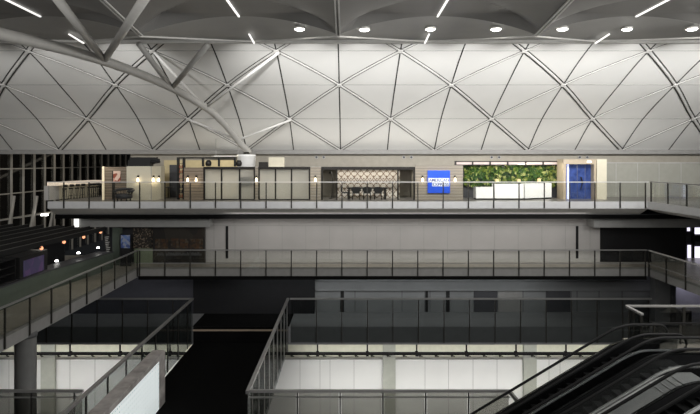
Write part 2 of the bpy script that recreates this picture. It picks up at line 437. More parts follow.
# near vault: pleated dark soffit with scalloped front edge
PX = 8.65; YN, ZN = 28.5, 6.10; XC = -.38
Y0, ZV, ZR = 24.5, 5.54, 6.38
def cell(x): return ((x - XC) / PX) % 1.0
def ridge(x):                              # 0 in the valleys, 1 on the ridges (the scalloped front edge)
    return max(0.0, math.sin(math.pi * cell(x))) ** .8
def ceil_z(x, y):
    d = max(0.0, Y0 - y); u = cell(x); tri = 2 * min(u, 1 - u)
    zv = min(ZV + .125 * d, 6.36); zr = ZR + .01 * d
    trap = min(1.0, tri / min(1.0, .12 + .22 * d))      # facets fan out from each valley node
    w = min(1.0, d / .5); h = (1 - w) * ridge(x) + w * trap
    return zv + (zr - zv) * h + max(0, d - 6) * .04
nx = 481; xs = [XC - PX * 3.5 + PX * 7 * i / (nx - 1) for i in range(nx)]
sof = MB(); vs = []; ds = [0, .12, .25, .4, .55] + [.75 + .25 * k for k in range(22)] + [7, 8, 10, 13, 16.5]; rows = len(ds)
for d in ds:
    for x in xs: vs.append((x, Y0 - d, ceil_z(x, Y0 - d)))
sof.add(vs, [(j * nx + i, j * nx + i + 1, (j + 1) * nx + i + 1, (j + 1) * nx + i) for j in range(rows - 1) for i in range(nx - 1)])
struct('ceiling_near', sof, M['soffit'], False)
bd = MB(); vs = []
for x in xs: vs.append((x, Y0, ceil_z(x, Y0)))
for x in xs: vs.append((x, YN - .05, ZN + .10))
bd.add(vs, [(i, i + 1, nx + i + 1, nx + i) for i in range(nx - 1)])
struct('trim_26', bd, M['band'], True)
tie = MB()
for k in range(-4, 4):
    xv = XC + PX * k
    for sg in (-.5, .5): tie.bar((xv, Y0, ZV - .05), (xv + sg * PX, YN - .2, ZN - .02), .09, .07)
struct('trim_33', tie, M['beam'])
struct('trim_27', MB().box(-29, 29, YN - .08, YN + .12, ZN - .06, ZN + .11), M['beam'])
struct('trim_28', MB().box(-29, 29, YN - .05, YN + .05, ZN + .12, ZN + .2), M['seam'])
st = MB()
for k in range(-3, 4):
    for dx in (-.07, .07):
        xv = XC + PX * k + dx
        pts = [(xv, y, ceil_z(xv, y) - .05) for y in (24.5, 23, 21.5, 20, 18)]
        for a, b in zip(pts[:-1], pts[1:]): st.bar(a, b, .06, .06)
struct('trim_29', st, M['beam'])
sl = MB()
for k in range(-4, 4):
    xv = XC + PX * (k + .5)
    pts = [(xv, y, ceil_z(xv, y) - .05) for y in (24.4, 23, 21, 19)]
    for a, b in zip(pts[:-1], pts[1:]): sl.bar(a, b, .07, .05)
    sl.bar((xv, 26.9, 6.14), (xv, 28.4, 6.02), .07, .05)
for k, o in enumerate([sl]): struct('trim_30', sl, M['striplit'])
# spot lamps on the vault edge
def make_spot():
    t = thing('edge_spotlight', '', 'spotlight', (0, 0, 0), 'round spotlights along the roof edge')
    MB().lathe(0, 0, [(.10, .12), (.24, .10), (.25, .02), (.21, 0)], 16).build('housing', M['beam'], t)
    MB().lathe(0, 0, [(.23, -.01), (.16, -.05), (.02, -.06)], 16).build('lens', M['spotglow'], t)
    return t
EDGE = ['leftmost lit round spotlight, above the pale tube with V struts', 'lit round spotlight just left of the middle roof seam', 'lit round spotlight just right of the middle roof seam',
        'fourth lit round spotlight from the left along the roof edge', 'fifth lit round spotlight from the left along the roof edge', 'lit round spotlight second from the right along the roof edge', 'rightmost round spotlight on the roof edge']
SP = []; spx = (299.6, 364.4, 430.5, 496, 562.5, 627, 692)
sp = make_spot(); 
def bandpt(px):
    best = None
    for k in range(5, 90):
        f = k / 100; Y = Y0 + f * (YN - .05 - Y0); x = X(px, Y); z = ceil_z(x, Y0) * (1 - f) + (ZN + .10) * f
        e = abs(VY - F * (z - .16) / Y - 30)
        if best is None or e < best[0]: best = (e, (x, Y, z))
    return best[1]
for px, lb in zip(spx, EDGE):
    q = bandpt(px); place(sp, SP, (q[0], q[1], q[2] - .13), lb)

# ------------------------------------------------------------------ branching steel tube
base = (-7.5, 42.0)
tr = thing('roof_support_tube', 'long pale grey curved steel tube with V struts rising left from the round white base', 'steel support', (base[0], base[1], .05))
pts2 = [(249, 152, 42), (240, 143, 41), (228, 128, 39.5), (213, 113, 37.6), (195, 101, 35.4), (172, 88, 33), (140, 74, 30), (104.5, 61, 27), (60, 48, 23.8), (0, 34, 20.2), (-60, 22, 17.4)]
tp = [(X(a, Y), Y, Z(b, Y)) for a, b, Y in pts2]
sm = []
for i in range(len(tp) - 1):
    a, b, c, d = (Vector(tp[max(0, i - 1)]), Vector(tp[i]), Vector(tp[i + 1]), Vector(tp[min(len(tp) - 1, i + 2)]))
    for u in (0, .25, .5, .75):
        sm.append(.5 * (2 * b + (c - a) * u + (2 * a - 5 * b + 4 * c - d) * u * u + (3 * b - a - 3 * c + d) * u ** 3))
sm.append(Vector(tp[-1]))
MB().path(sm, .235, 16).build('main_tube', M['tubewhite'], tr, True)
def W(px, py, Y): return (X(px, Y), Y, Z(py, Y))
def nodept(px, t):
    y, z = prof(t); ny, nz = nrm(t); return (X(px, y), y + ny * .12, z + nz * .12)
for a, b in ((W(104.5, 60, 27), W(49, -12, 16)), (W(104.5, 60, 27), W(150, -10, 16)), (W(172, 88, 33), W(139, 44, 28.2)), (W(172, 88, 33), W(207.5, 45, 28.2))):
    MB().tube(a, b, .15, 12).build('strut', M['tubewhite'], tr, True)
for a, b in ((W(205, 108, 36.6), nodept(154.5, 3)), (W(205, 108, 36.6), nodept(279, 3)), (W(238, 140, 40.8), nodept(291, 1)), (W(238, 140, 40.8), nodept(190, 1))):
    MB().tube(a, b, .085, 8).build('roof_brace', M['lattice'], tr, True)
pot = thing('column_base', 'round white drum at the foot of the curved roof tube', 'column base', (-7.4, 41.2, LV3))
MB().lathe(-7.4, 41.2, [(.66, LV3), (.66, .40), (.69, .42), (.69, .52), (.62, .55), (.5, .55)], 28).build('drum', M['white'], pot, True)
MB().lathe(-7.4, 41.2, [(.26, .55), (.22, .65), (.2, .74)], 16).build('socket', M['post'], pot, True)

# ------------------------------------------------------------------ railings
def railing(name, label, p, q, z_top, z_bot, step, hand, gl, pw=.09, handw=.09, handh=.07, gtop=-.06, gbot=.02, mid=None, off=0.0, post='post', kick=False, postz=None, cat='railing', grp=None):
    p, q = Vector((p[0], p[1], 0)), Vector((q[0], q[1], 0)); L = (q - p).length; d = (q - p) / L
    t = thing(name, label, cat, (p.x, p.y, z_bot), grp)
    MB().bar((p.x, p.y, z_top), (q.x, q.y, z_top), handw, handh).build('handrail', M[hand], t)
    if mid: 
        for mz in mid: MB().bar((p.x, p.y, mz), (q.x, q.y, mz), .05, .05).build('mid_rail', M['rail'], t)
    s = off; ss = []
    while s <= L + .01: ss.append(s); s += step
    pz = postz if postz is not None else z_bot
    proto = None; nrmv = Vector((-d.y, d.x, 0))
    for s in ss:
        c = p + d * s
        if proto is None:
            proto = MB().bar((c.x, c.y, pz), (c.x, c.y, z_top - handh / 2), pw, .05 if abs(d.x) > .5 else .05, (d.y, -d.x, 0) if False else (nrmv.x, nrmv.y, 0)).build('post', M[post], t)
            c0 = c
        else:
            o = proto.copy(); C.objects.link(o); o.location = (c.x - c0.x, c.y - c0.y, 0)
    edges = ([0] if off > .3 else []) + ss + ([L] if L - ss[-1] > .3 else [])
    gproto = {}
    for a, b in zip(edges[:-1], edges[1:]):
        w = round(b - a, 2); ca = p + d * (a + .05)
        if w not in gproto:
            cb = p + d * (b - .05)
            gproto[w] = (MB().bar((ca.x, ca.y, (z_bot + gbot + z_top + gtop) / 2), (cb.x, cb.y, (z_bot + gbot + z_top + gtop) / 2), .016, (z_top + gtop) - (z_bot + gbot)).build('glass_pane', M[gl], t), ca)
        else:
            g, c0g = gproto[w]; o = g.copy(); C.objects.link(o); o.location = (ca.x - c0g.x, ca.y - c0g.y, 0)
    return t

st3 = 25.29 * (Y3 - .09) / F; st1 = 25.53 * (Y3 - .09) / F
yr = Y3 - .09
railing('glass_railing', 'glass railing along the front of the top lounge balcony', (X(48, Y3), yr), (X(647.5, Y3), yr), -1.3, LV3 + .04, st3, 'railpale', 'glass', off=(64.5 - 48) * Y3 / F, pw=.075, handh=.055, postz=-3.0)
railing('glass_railing', 'short glass railing turning toward the viewer at the right end of the top balcony', (19.66, yr - .05), (19.66, 24.5), -1.28, LV3 + .04, 1.9, 'rail', 'glass', off=.05, pw=.09, handh=.055, postz=-3.0)
railing('glass_railing', 'long straight glass railing of the middle walkway in front of the grey panel wall', (-13.5, yr), (19.45, yr), -5.71, LV2 + .04, st3, 'rail', 'glass', off=.05, pw=.075, handh=.06, mid=[-6.56], postz=-7.38)
railing('glass_railing', 'glass railing along the left middle walkway beside the food kiosks', (-13.54, yr - .1), (-13.54, 15.5), -5.71, LV2 + .04, 1.75, 'rail', 'glass', off=.05, pw=.08, handh=.07, postz=-7.4)
railing('glass_railing', 'short glass railing running toward the viewer from the right end of the middle walkway', (19.5, yr - .1), (19.5, 23.2), -5.71, LV2 + .04, 1.95, 'railpale', 'glass', off=.05, pw=.09, handh=.06, mid=[-6.56], postz=-7.38)
BT = -11.72
railing('glass_screen_railing', 'tall smoked glass railing at the back of the left opening, under the left walkway', (-33, yr), (-10.06, yr), -8.87, BT, st3, 'rail', 'glassdark', off=.4, pw=.07, handh=.10)
railing('glass_screen_railing', 'tall glass railing running toward the viewer on the left side of the black pit', (-10.0, yr), (-10.0, 16), -8.87, BT, 1.95, 'rail', 'glassdark', off=1.2, pw=.09, handh=.12, handw=.12)
railing('glass_screen_railing', 'glass railing with close set fins on the right side of the black pit', (-3.83, yr), (-3.83, 21.55), -8.87, -12.1, 1.64, 'rail', 'glassdark', off=.6, pw=.16, handh=.12, handw=.14, post='rail')
railing('glass_screen_railing', 'tall smoked glass railing at the back of the right opening above the bright wall', (-3.7, yr), (X(651, Y3), yr), -8.87, BT, st1, 'rail', 'glassdark', off=(342 - 290.1) * (Y3 - .09) / F - st1, pw=.07, handh=.10)
railing('glass_railing', 'glass railing at the bottom edge from the black pit to the escalators', (-3.75, 21.5), (X(510, 21.5), 21.5), -8.79, LV1, 42.8 * 21.5 / F, 'rail', 'glassfront', off=(297 - 249) * 21.5 / F, pw=.06, handh=.10, mid=[-9.03])
railing('glass_railing', 'glass railing at the bottom left edge behind the round column', (-16, 21.5), (-10.12, 21.5), -8.79, LV1, 42.8 * 21.5 / F, 'rail', 'glassfront', off=.6, pw=.06, handh=.10, mid=[-9.03])

fr_ = [o for o in C.objects if o.get('label', '').startswith('glass railing at the bottom edge')][0]
MB().bar((X(509, 21.5), 21.5, -8.79), (X(518, 21.3), 21.3, -9.12), .14, .12).build('end_bracket', M['rail'], fr_)
# left round column under the walkway
cx, cy = X(25.5, 24.2), 24.2
col = thing('round_column', 'thick round grey column at the bottom left under the walkway', 'column', (cx, cy, -18))
MB().lathe(cx, cy, [(.43, -17.98), (.43, -7.55)], 32).build('shaft', M['colgrey'], col, True)
MB().lathe(cx, cy, [(.46, -7.55), (.46, -7.37)], 32).build('collar', M['slabdark'], col, True)

# stone capped balustrade wall with perforated panel; emission stands in for light on it
pw_ = thing('balustrade_wall', 'sloping looking stone capped wall with white perforated side made to glow, bottom left', 'balustrade', (-9.2, 22, -12))
b = MB(); b.box(-9.5, -8.9, 15.5, 27.4, -9.45, -9.2); b.build('cap', M['stone'], pw_)
b = MB(); b.box(-9.5, -8.9, 26.62, 27.4, -12, -9.45); b.build('end_pier', M['stone'], pw_)
b = MB(); b.box(-9.5, -9.2, 15.5, 26.62, -12, -9.45); b.build('backing', M['black2'], pw_)
b = MB(); b.box(-9.0, -8.93, 15.5, 26.6, -12, -9.46); b.build('perforated_panel', M['perforated'], pw_)

# hanging service pipe and the little lamps above the bright wall
pp = thing('hanging_pipe', 'long dark horizontal pipe hung across the top of the bright lower wall', 'pipe', (0, 38, -13.1))
MB().tube((-30, 38, -13.0), (22, 38, -13.0), .11, 10).build('pipe', M['pit'], pp, True)
for px in (20, 70, 120, 170, 218, 268, 317.6, 367.3, 416.7, 466.4, 516, 566):
    b = MB(); x = X(px, 38); b.box(x - .045, x + .045, 37.96, 38.04, -12.92, -11.86); b.box(x - .1, x + .1, 37.86, 38.14, -13.14, -12.87)
    b.build('hanger', M['pit'], pp)
for k, (a, z_) in enumerate(((-33, -10.2), (-3.6, 22))):
    pass
lt = thing('conduit_track', 'thin pale conduit carrying a row of tiny spot lamps under the dark hanging pipe', 'light track', (0, 39.7, -13.9))
MB().box(-30, 22, 39.72, 39.76, -13.86, -13.80).build('track', M['seam'], lt)
for px in list(range(8, 190, 17)) + list(range(292, 600, 16)):
    x = X(px, 39.7); b = MB(); b.bar((x, 39.7, -13.8), (x - .09, 39.62, -13.66), .07, .07); b.bar((x - .09, 39.62, -13.66), (x + .17, 39.55, -13.74), .05, .05)
    b.build('lamp_clip', M['post'], lt)

# ------------------------------------------------------------------ lounge front
YL = 38.4
def bx(mb, a, b, c, d, Y, dep=.12, back=True):  # pixel rectangle on a plane at depth Y, thickened away from the viewer
    return mb.box(X(a, Y), X(b, Y), Y, Y + dep, Z(d, Y), Z(c, Y))
ZF = LV3
def pbox(a, b, c, d, Y, dep, name, m, parent=None):
    mb = MB(); z0 = Z(d, Y) if d is not None else ZF
    mb.box(X(a, Y), X(b, Y), Y, Y + dep, z0, Z(c, Y)); return mb.build(name, m, parent)

def screen(name, label, x0, x1, splits, Y=YL, frost='frost', sides=True, top=166.8):
    t = thing(name, label, 'glass partition', (X((x0 + x1) / 2, Y), Y, ZF))
    zt = Z(top, Y)
    MB().box(X(x0, Y), X(x1, Y), Y - .05, Y + .15, zt - .17, zt).build('head_frame', M['frame'], t)
    MB().box(X(x0, Y), X(x1, Y), Y, Y + .1, ZF, ZF + .06).build('sill', M['frame'], t)
    for px in splits:
        MB().box(X(px, Y) - .05, X(px, Y) + .05, Y, Y + .1, ZF + .06, zt - .17).build('stile', M['frame'], t)
    for a, b in zip(splits[:-1], splits[1:]):
        if frost: MB().box(X(a, Y) + .05, X(b, Y) - .05, Y + .04, Y + .06, ZF + .06, zt - .17).build('frosted_pane', M[frost], t)
    return t
screen('frosted_screen', 'black framed frosted glass screen nearer the bottle shelf, with a dark patch at right', 203.7, 255, (204.4, 221.5, 239.5, 254.4))
screen('frosted_screen', 'black framed frosted glass screen between two sconces, left of the diamond pattern wall', 258.4, 310.2, (259, 275.5, 291.5, 309.5))
o = MB(); o.box(X(239.6, 38.5), X(254, 38.5), 38.475, 38.6, Z(186, 38.5), Z(177, 38.5))
tv = thing('wall_screen', 'dark blurred display seen through the left frosted glass screen', 'display', (X(247, 38.6), 38.7, Z(186, 38.6)))
o.build('panel', M['black'], tv)
fr = thing('open_frame', 'black steel frame around the bay with the diamond patterned wall and table', 'frame', (X(368, YL), YL, ZF))
zt = Z(166.8, YL)
MB().box(X(321.2, YL), X(415, YL), YL - .05, YL + .15, zt - .20, zt).build('head_frame', M['frame'], fr)
for px in (322, 336.8, 398, 414.2): MB().box(X(px, YL) - .05, X(px, YL) + .05, YL, YL + .1, ZF, zt - .2).build('stile', M['frame'], fr)
# bay interior: pale cross walls are setting
struct('wall_bays', MB().box(X(178, 41.8), X(463, 41.8), 41.8, 41.95, ZF, Z(167.5, 41.8)), M['beige'])
for n_, px in enumerate((203, 257, 315.5, 417)):
    struct('wall_bay_%s' % 'abcd'[n_], MB().box(X(px, YL) - .08, X(px, YL) + .08, YL + .25, 41.79, ZF, Z(168, YL)), M['beige'])
struct('ceiling_bays', MB().box(X(203, YL), X(462, YL), YL + .3, 41.95, Z(167.6, YL), Z(167.2, YL)), M['slab'])
# diamond patterned wall
pat = thing('diamond_screen', 'pale wall with brown diamond lattice behind the dining table', 'patterned wall', (X(367, 40.6), 40.6, ZF))
ya = 40.6; x0, x1, z0, z1 = X(336.5, ya), X(399.5, ya), ZF, Z(168.6, ya)
MB().box(x0, x1, ya, ya + .1, z0, z1).build('ground', M['patternwhite'], pat)
lm = MB(); sp_ = .47
def clipline(c, sg):
    pts = []
    for zz in (z0, z1):
        pts.append((c + sg * (zz - z0), zz))
    (xa, za), (xb, zb) = pts
    def cl(x, z, x2, z2):
        if x < x0: return (x0, z + (z2 - z) * (x0 - x) / (x2 - x))
        if x > x1: return (x1, z + (z2 - z) * (x1 - x) / (x2 - x))
        return (x, z)
    if max(xa, xb) <= x0 or min(xa, xb) >= x1: return
    p = cl(xa, za, xb, zb); q = cl(xb, zb, xa, za)
    lm.bar((p[0], ya - .015, p[1]), (q[0], ya - .015, q[1]), .045, .03, (0, 1, 0))
c = x0 - 6
while c < x1 + 6:
    clipline(c, .8); clipline(c, -.8); c += sp_
lm.build('lattice', M['patterndark'], pat)
fl = MB()
for i in range(18):
    for jj in range(9):
        xx = x0 + .1 + i * sp_ / 2; zz = z0 + .35 * (jj + (.5 if i % 2 else 0)) / 1.0 * 1.0
        if zz < z1 - .1 and xx < x1 - .1:
            fl.box(xx - .045, xx + .045, ya - .035, ya - .005, zz - .045, zz + .045)
fl.build('motif', M['patterndark'], pat)
arch = thing('arc_floor_lamp', 'thin curved floor lamp standing left of the diamond patterned wall', 'floor lamp', (X(331, 39.6), 39.6, ZF))
MB().lathe(X(331, 39.6), 39.6, [(.16, ZF), (.16, ZF + .03), (.03, ZF + .04)], 14).build('base', M['post'], arch)
MB().path([(X(331 + 3.2 * math.sin(u * 2.6) - 2 * u, 39.6), 39.6, ZF + .03 + 1.9 * u) for u in [i / 10 for i in range(11)]], .025, 8).build('stem', M['post'], arch)
MB().lathe(X(330.4, 39.6), 39.6, [(.13, ZF + 1.78), (.05, ZF + 1.95), (.02, ZF + 1.97)], 12).build('shade', M['post'], arch)
# dining set
ty = 39.3
tb = thing('dining_table', 'long dark table in front of the diamond patterned wall', 'table', (X(367, ty), ty, ZF))
MB().box(X(347, ty), X(387, ty), ty - .4, ty + .4, ZF + .74, ZF + .82).build('table_top', M['frame'], tb)
for px in (349, 385):
    for dy in (-.33, .33): MB().box(X(px, ty) - .07, X(px, ty) + .07, ty + dy - .05, ty + dy + .05, ZF, ZF + .74).build('leg', M['frame'], tb)
def make_chair():
    t = thing('dining_chair', '', 'chair', (0, 0, 0), 'chairs along the dark table')
    B = 0
    MB().box(-.26, .26, -.22, .25, B + .42, B + .50).build('seat', M['charcoal'], t)
    b = MB(); n = 9
    prof_ = [(-.20, .48), (-.34, .66), (-.31, .82), (-.16, .88), (.16, .88), (.31, .82), (.34, .66), (.20, .48)]
    b.prism([(x, B + z) for x, z in prof_], -.29, -.22); b.build('backrest', M['black'], t)
    for sx in (-.22, .22):
        for sy in (-.18, .2): MB().bar((sx * 1.1, sy * 1.1, B), (sx, sy, B + .42), .04, .04).build('leg', M['frame'], t)
    return t
ch = make_chair(); CH = []
for px, lb in ((356, 'left one of the dark chairs on the near side of the dark table'), (367, 'middle dark chair on the near side of the dark table'), (378, 'right one of the dark chairs on the near side of the dark table')):
    place(ch, CH, (X(px, 38.85), 38.85 - .05, ZF), lb)
place(ch, CH, (X(344.8, ty), ty, ZF), 'dark chair at the left head of the dark table', math.pi * 1.5)

# wood panels
def wood_panel(label, a, b, top, m='wood', Y=YL, name='wood_panel', dep=.2):
    t = thing(name, label, 'wall panel', (X((a + b) / 2, Y), Y, ZF))
    mb = MB(); mb.box(X(a, Y), X(b, Y), Y, Y + dep, ZF, Z(top, Y)); mb.build('panel', M[m], t)
    g = MB(); z = ZF + .28
    while z < Z(top, Y) - .1:
        g.box(X(a, Y), X(b, Y), Y - .004, Y, z, z + .012); z += .28
    g.build('groove', M['seam'] if m == 'wood' else M['black'], t)
    return t
wood_panel('dark striped wood wall panel with two lit sconces beside the bottle shelf', 184, 203, 167.5, 'wooddark')
wood_panel('narrow wood pier with one sconce between the two frosted screens', 255.2, 258.2, 167.2)
wood_panel('pale wood pier with one sconce right of the second frosted screen', 310.4, 320.8, 167.2)
wood_panel('wide pale planked wood wall carrying the square blue sign', 415.3, 463, 165.6)
# sign
sg = thing('square_sign', 'square bright blue lit sign with white lettering on the planked wood wall', 'sign', (X(438.8, YL - .12), YL - .08, Z(193, YL - .12)))
ys = YL - .14
MB().box(X(427.8, ys), X(450, ys), ys, YL - .005, Z(193, ys), Z(170.5, ys)).build('sign_face', M['signblue'], sg)
def text(body, cx, cz, w, h, y, name, m, parent, th=.012):
    cu = bpy.data.curves.new(name, 'FONT'); cu.body = body; cu.align_x = 'CENTER'; cu.align_y = 'CENTER'; cu.size = 1; cu.extrude = th; cu.offset = .012
    tmp = bpy.data.objects.new('tmp', cu); C.objects.link(tmp)
    bpy.context.view_layer.update()
    me = bpy.data.meshes.new_from_object(tmp.evaluated_get(bpy.context.evaluated_depsgraph_get()))
    bpy.data.objects.remove(tmp); bpy.data.curves.remove(cu)
    xs_ = [v.co.x for v in me.vertices]; ys_ = [v.co.y for v in me.vertices]
    mx, my = (max(xs_) + min(xs_)) / 2, (max(ys_) + min(ys_)) / 2
    fx, fy = w / (max(xs_) - min(xs_)), h / (max(ys_) - min(ys_))
    pl = world_of(parent)
    for v in me.vertices:
        X_, Y_, Z_ = v.co; v.co = (cx + (X_ - mx) * fx - pl.x, y - Z_ - pl.y, cz + E + (Y_ - my) * fy - pl.z)
    me.materials.clear(); me.materials.append(m); me.name = name
    o = bpy.data.objects.new(name, me); C.objects.link(o); o.parent = parent
    return o
# white letter bands with blue letters, as on the sign
MB().box(X(428.6, ys), X(449.2, ys), ys - .012, ys - .001, Z(181.8, ys), Z(178.1, ys)).build('upper_band', M['signwhite'], sg)
MB().box(X(432.2, ys), X(449.2, ys), ys - .012, ys - .001, Z(186.3, ys), Z(182.5, ys)).build('lower_band', M['signwhite'], sg)
text('AMERICAN', X(438.9, ys), Z(179.95, ys), 1.36, .20, ys - .02, 'lettering', M['navy'], sg)
text('EXPRESS', X(440.7, ys), Z(184.4, ys), 1.10, .20, ys - .02, 'lettering', M['navy'], sg)

# sconces
def make_sconce():
    t = thing('wall_sconce', '', 'wall lamp', (0, 0, 0), 'lit wall sconces along the lounge front')
    B = 0
    MB().box(-.06, .06, -.06, .0, B + .30, B + .42).build('bracket', M['frame'], t)
    MB().lathe(0, -.09, [(.05, B + .36), (.055, B + .28), (.05, B + .27)], 12).build('socket', M['frame'], t)
    MB().lathe(0, -.09, [(.04, B + .27), (.07, B + .16), (.08, B + .06), (.06, B + .0), (.02, B - .02)], 12).build('lamp_shade', M['lampglow'], t, True)
    return t
SCN = []; sc0 = make_sconce()
YC = 38.2
for px, Y, lb in ((138.3, YC, 'lit wall sconce on the broad face of the cream cubicle'), (153.8, YC + .10, 'left one of the close pair of sconces on the cream cubicle side'), (159.2, YC + .53, 'right one of the close pair of sconces on the cream cubicle side'),
               (188, YL, 'left sconce on the dark wood panel'), (196.5, YL, 'right sconce on the dark wood panel'), (256.6, YL, 'sconce on the narrow pier between the two frosted screens'),
               (315.4, YL, 'sconce on the pale wood pier right of the second frosted screen'), (422.4, YL, 'sconce on the wood wall left of the blue sign'), (454.8, YL, 'sconce on the wood wall right of the blue sign')):
    place(sc0, SCN, (X(px, Y), Y - .005, Z(181.6, Y)), lb)
    L = bpy.data.lights.new('sconce_light', 'POINT'); L.energy = 3.2; L.color = (1, .82, .56); L.shadow_soft_size = .08
    lo = bpy.data.objects.new('sconce_light', L); C.objects.link(lo); lo.location = (X(px, Y), Y - .28, Z(182.2, Y) + E)

# cream cubicle
cub = thing('cream_cubicle', 'cream panelled cubicle with angled right face and black box on its roof', 'cubicle', (X(143, YC), YC + .8, ZF))
zt = Z(166.3, YC)
MB().plan([(X(126.5, YC), YC), (X(151, YC), YC), (X(151, YC), YC + 1.6), (X(126.5, YC), YC + 1.6)], ZF, zt).build('front_panel', M['cream'], cub)
MB().plan([(X(151.3, YC), YC + .02), (X(161, YC + .8), YC + .8), (X(161, YC + .8), YC + 1.6), (X(151.3, YC), YC + 1.6)], ZF, zt).build('side_panel', M['cream'], cub)
MB().box(X(151, YC) - .01, X(151, YC) + .03, YC - .01, YC + .03, ZF, zt).build('corner_joint', M['seam'], cub)
zr = zt
eq = thing('roof_equipment', 'long low black equipment box on the roof of the cream cubicle', 'equipment', (X(145, 39), 39, zr))
b = MB(); b.box(X(129.5, 39), X(152, 39), 38.7, 39.3, zr, zr + .42); b.build('body', M['black'], eq)
b = MB(); b.box(X(131, 39), X(157, 39), 38.8, 39.2, zr + .42, zr + .62); b.build('top_box', M['black'], eq)
MB().tube((X(152, 39), 39, zr + .30), (X(159.5, 39), 39, zr + .38), .16, 12).build('duct', M['black2'], eq)
# bistro corner left of the cubicle
wood_panel('brown wall panel with the pink floral picture, left of the cream cubicle', 104.5, 126, 167, 'wooddark', 38.9, 'brown_panel')
pc = thing('floral_picture', 'pink and cream floral picture on the brown wall panel', 'picture', (X(117, 38.8), 38.85, Z(182.5, 38.8)))
pbox(113.2, 120.3, 171, 182.5, 38.8, .06, 'canvas', M['picture'], pc)
pbox(112.2, 113.2, 171, 200, 38.8, .06, 'frame_edge', M['black'], pc)
pl_ = thing('lit_post', 'slim pale vertical light post at the right end of the bar counter', 'light post', (X(103, 38.6), 38.6, ZF))
MB().box(X(102.4, 38.6), X(104.2, 38.6), 38.55, 38.65, ZF, Z(166.5, 38.6)).build('post', mat('pale_lit_post', (.8, .7, .5), emit=(1, .85, .6), estr=.35), pl_)
sf = thing('round_armchair', 'black round backed armchair in front of the pink floral picture', 'armchair', (X(124, 37.6), 37.25, ZF))
ax, ay = X(124, 37.25), 37.25
MB().lathe(ax, ay, [(.46, ZF + .18), (.54, ZF + .22), (.54, ZF + .42), (.44, ZF + .48)], 20).build('seat', M['charcoal'], sf, True)
b = MB(); pts = [(ax + .60 * math.cos(a), ay + .55 * math.sin(a), ZF + .70 + .08 * math.sin(a)) for a in [math.pi * (-.25 + 1.5 * i / 16) for i in range(17)]]
b.path(pts, .09, 10); b.build('backrest', M['charcoal'], sf, True)
b = MB()
for a in [math.pi * (-.2 + 1.4 * i / 12) for i in range(13)]: b.tube((ax + .5 * math.cos(a), ay + .47 * math.sin(a), ZF + .4), (ax + .6 * math.cos(a), ay + .55 * math.sin(a), ZF + .7), .02, 6)
b.build('back_rods', M['frame'], sf)
for sx, sy in ((-.3, -.3), (.3, -.3), (-.3, .3), (.3, .3)): MB().box(ax + sx - .03, ax + sx + .03, ay + sy - .03, ay + sy + .03, ZF, ZF + .2).build('leg', M['frame'], sf)
# bottle shelf
bs = thing('bottle_shelf', 'tall black bottle shelf between the cream cubicle and the dark wood panel', 'shelf', (X(180.5, 38.8), 38.9, ZF))
for px in (177.6, 183.4): MB().box(X(px, 38.8) - .06, X(px, 38.8) + .06, 38.8, 39.1, ZF, Z(157.5, 38.8)).build('upright', M['black'], bs)
for k in range(8): MB().box(X(177.6, 38.8) + .06, X(183.4, 38.8) - .06, 38.8, 39.1, ZF + .1 + .34 * k, ZF + .13 + .34 * k).build('shelf', M['black'], bs)
bt0 = None; BT_ = []
bcols = [mat('amber_bottle', (.30, .10, .06), .2), mat('rose_bottle', (.52, .30, .24), .2), mat('dark_bottle', (.05, .04, .05), .2)]
def bottle(x, y, z, m, label):
    o = MB().lathe(x, y, [(.05, z), (.055, z + .02), (.055, z + .15), (.02, z + .2), (.02, z + .26)], 10).build('bottle', m)
    return tag(o, label, 'bottle', 'bottles on the black shelf')
ords = ['lowest', 'second lowest', 'third lowest', 'fourth lowest', 'fifth', 'sixth', 'second highest']
for k in range(7):
    for i, side in enumerate(('left', 'right')):
        bottle(X(179.4 + i * 2.2, 38.8), 38.92, ZF + .131 + .34 * k, bcols[(k * 2 + i * 3 + k // 2) % 3], '%s hand bottle on the %s board of the black bottle shelf' % (side, ords[k]))
# black open overhead shelf above left screen, ochre wall behind
struct('wall_ochre', MB().box(X(164, 41.4), X(240, 41.4), 41.4, 41.5, ZF, Z(160.2, 41.4)), M['ochre'])
struct('door_5', MB().box(X(169.5, 41.3), X(177, 41.3), 41.3, 41.39, ZF, Z(164.8, 41.3)), M['charcoal'])
ct = thing('cafe_table', 'small dark cafe table in the gap between cream cubicle and bottle shelf', 'table', (X(168.2, 40.4), 40.4, ZF))
MB().lathe(X(168.2, 40.4), 40.4, [(.40, ZF + .76), (.42, ZF + .78), (.40, ZF + .80)], 18).build('table_top', M['charcoal'], ct)
MB().lathe(X(168.2, 40.4), 40.4, [(.22, ZF), (.2, ZF + .03), (.04, ZF + .05), (.04, ZF + .76)], 14).build('pedestal', M['frame'], ct)
oh = thing('overhead_rack', 'black open overhead rack above the dark wood panel and left frosted screen', 'rack', (X(208, 39.4), 39.4, Z(167, YL)))
zb = Z(166.7, YL) + .01
MB().box(X(177, 39.2), X(235.4, 39.2), 39.2, 39.5, Z(158.6, 39.2), Z(157.2, 39.2)).build('top_beam', M['black'], oh)
for px in (202.5, 218.5, 234.5): MB().box(X(px, 39.2) - .05, X(px, 39.2) + .05, 39.2, 39.5, zb, Z(158.6, 39.2)).build('upright', M['black'], oh)
sx_ = 0
for px, lb in ((208.5, 'dark round jar on the overhead rack, left of its middle upright'), (238.9, 'dark round jar at the right end of the overhead rack')):
    o = MB().lathe(X(px, 39.35), 39.35, [(.12, zb + .01), (.2, zb + .08), (.22, zb + .25), (.15, zb + .4), (.1, zb + .44)], 16).build('round_jar', M['frame'], None, True); tag(o, lb, 'jar', 'jars on the overhead rack')
lb_ = thing('cream_box', 'pale cream rectangular box above the second frosted screen', 'box', (X(276, 39.5), 39.6, zb - .04))
MB().box(X(268.7, 39.4), X(284, 39.4), 39.4, 39.9, Z(167.1, YL), Z(157.3, 39.4)).build('box', M['cream'], lb_)
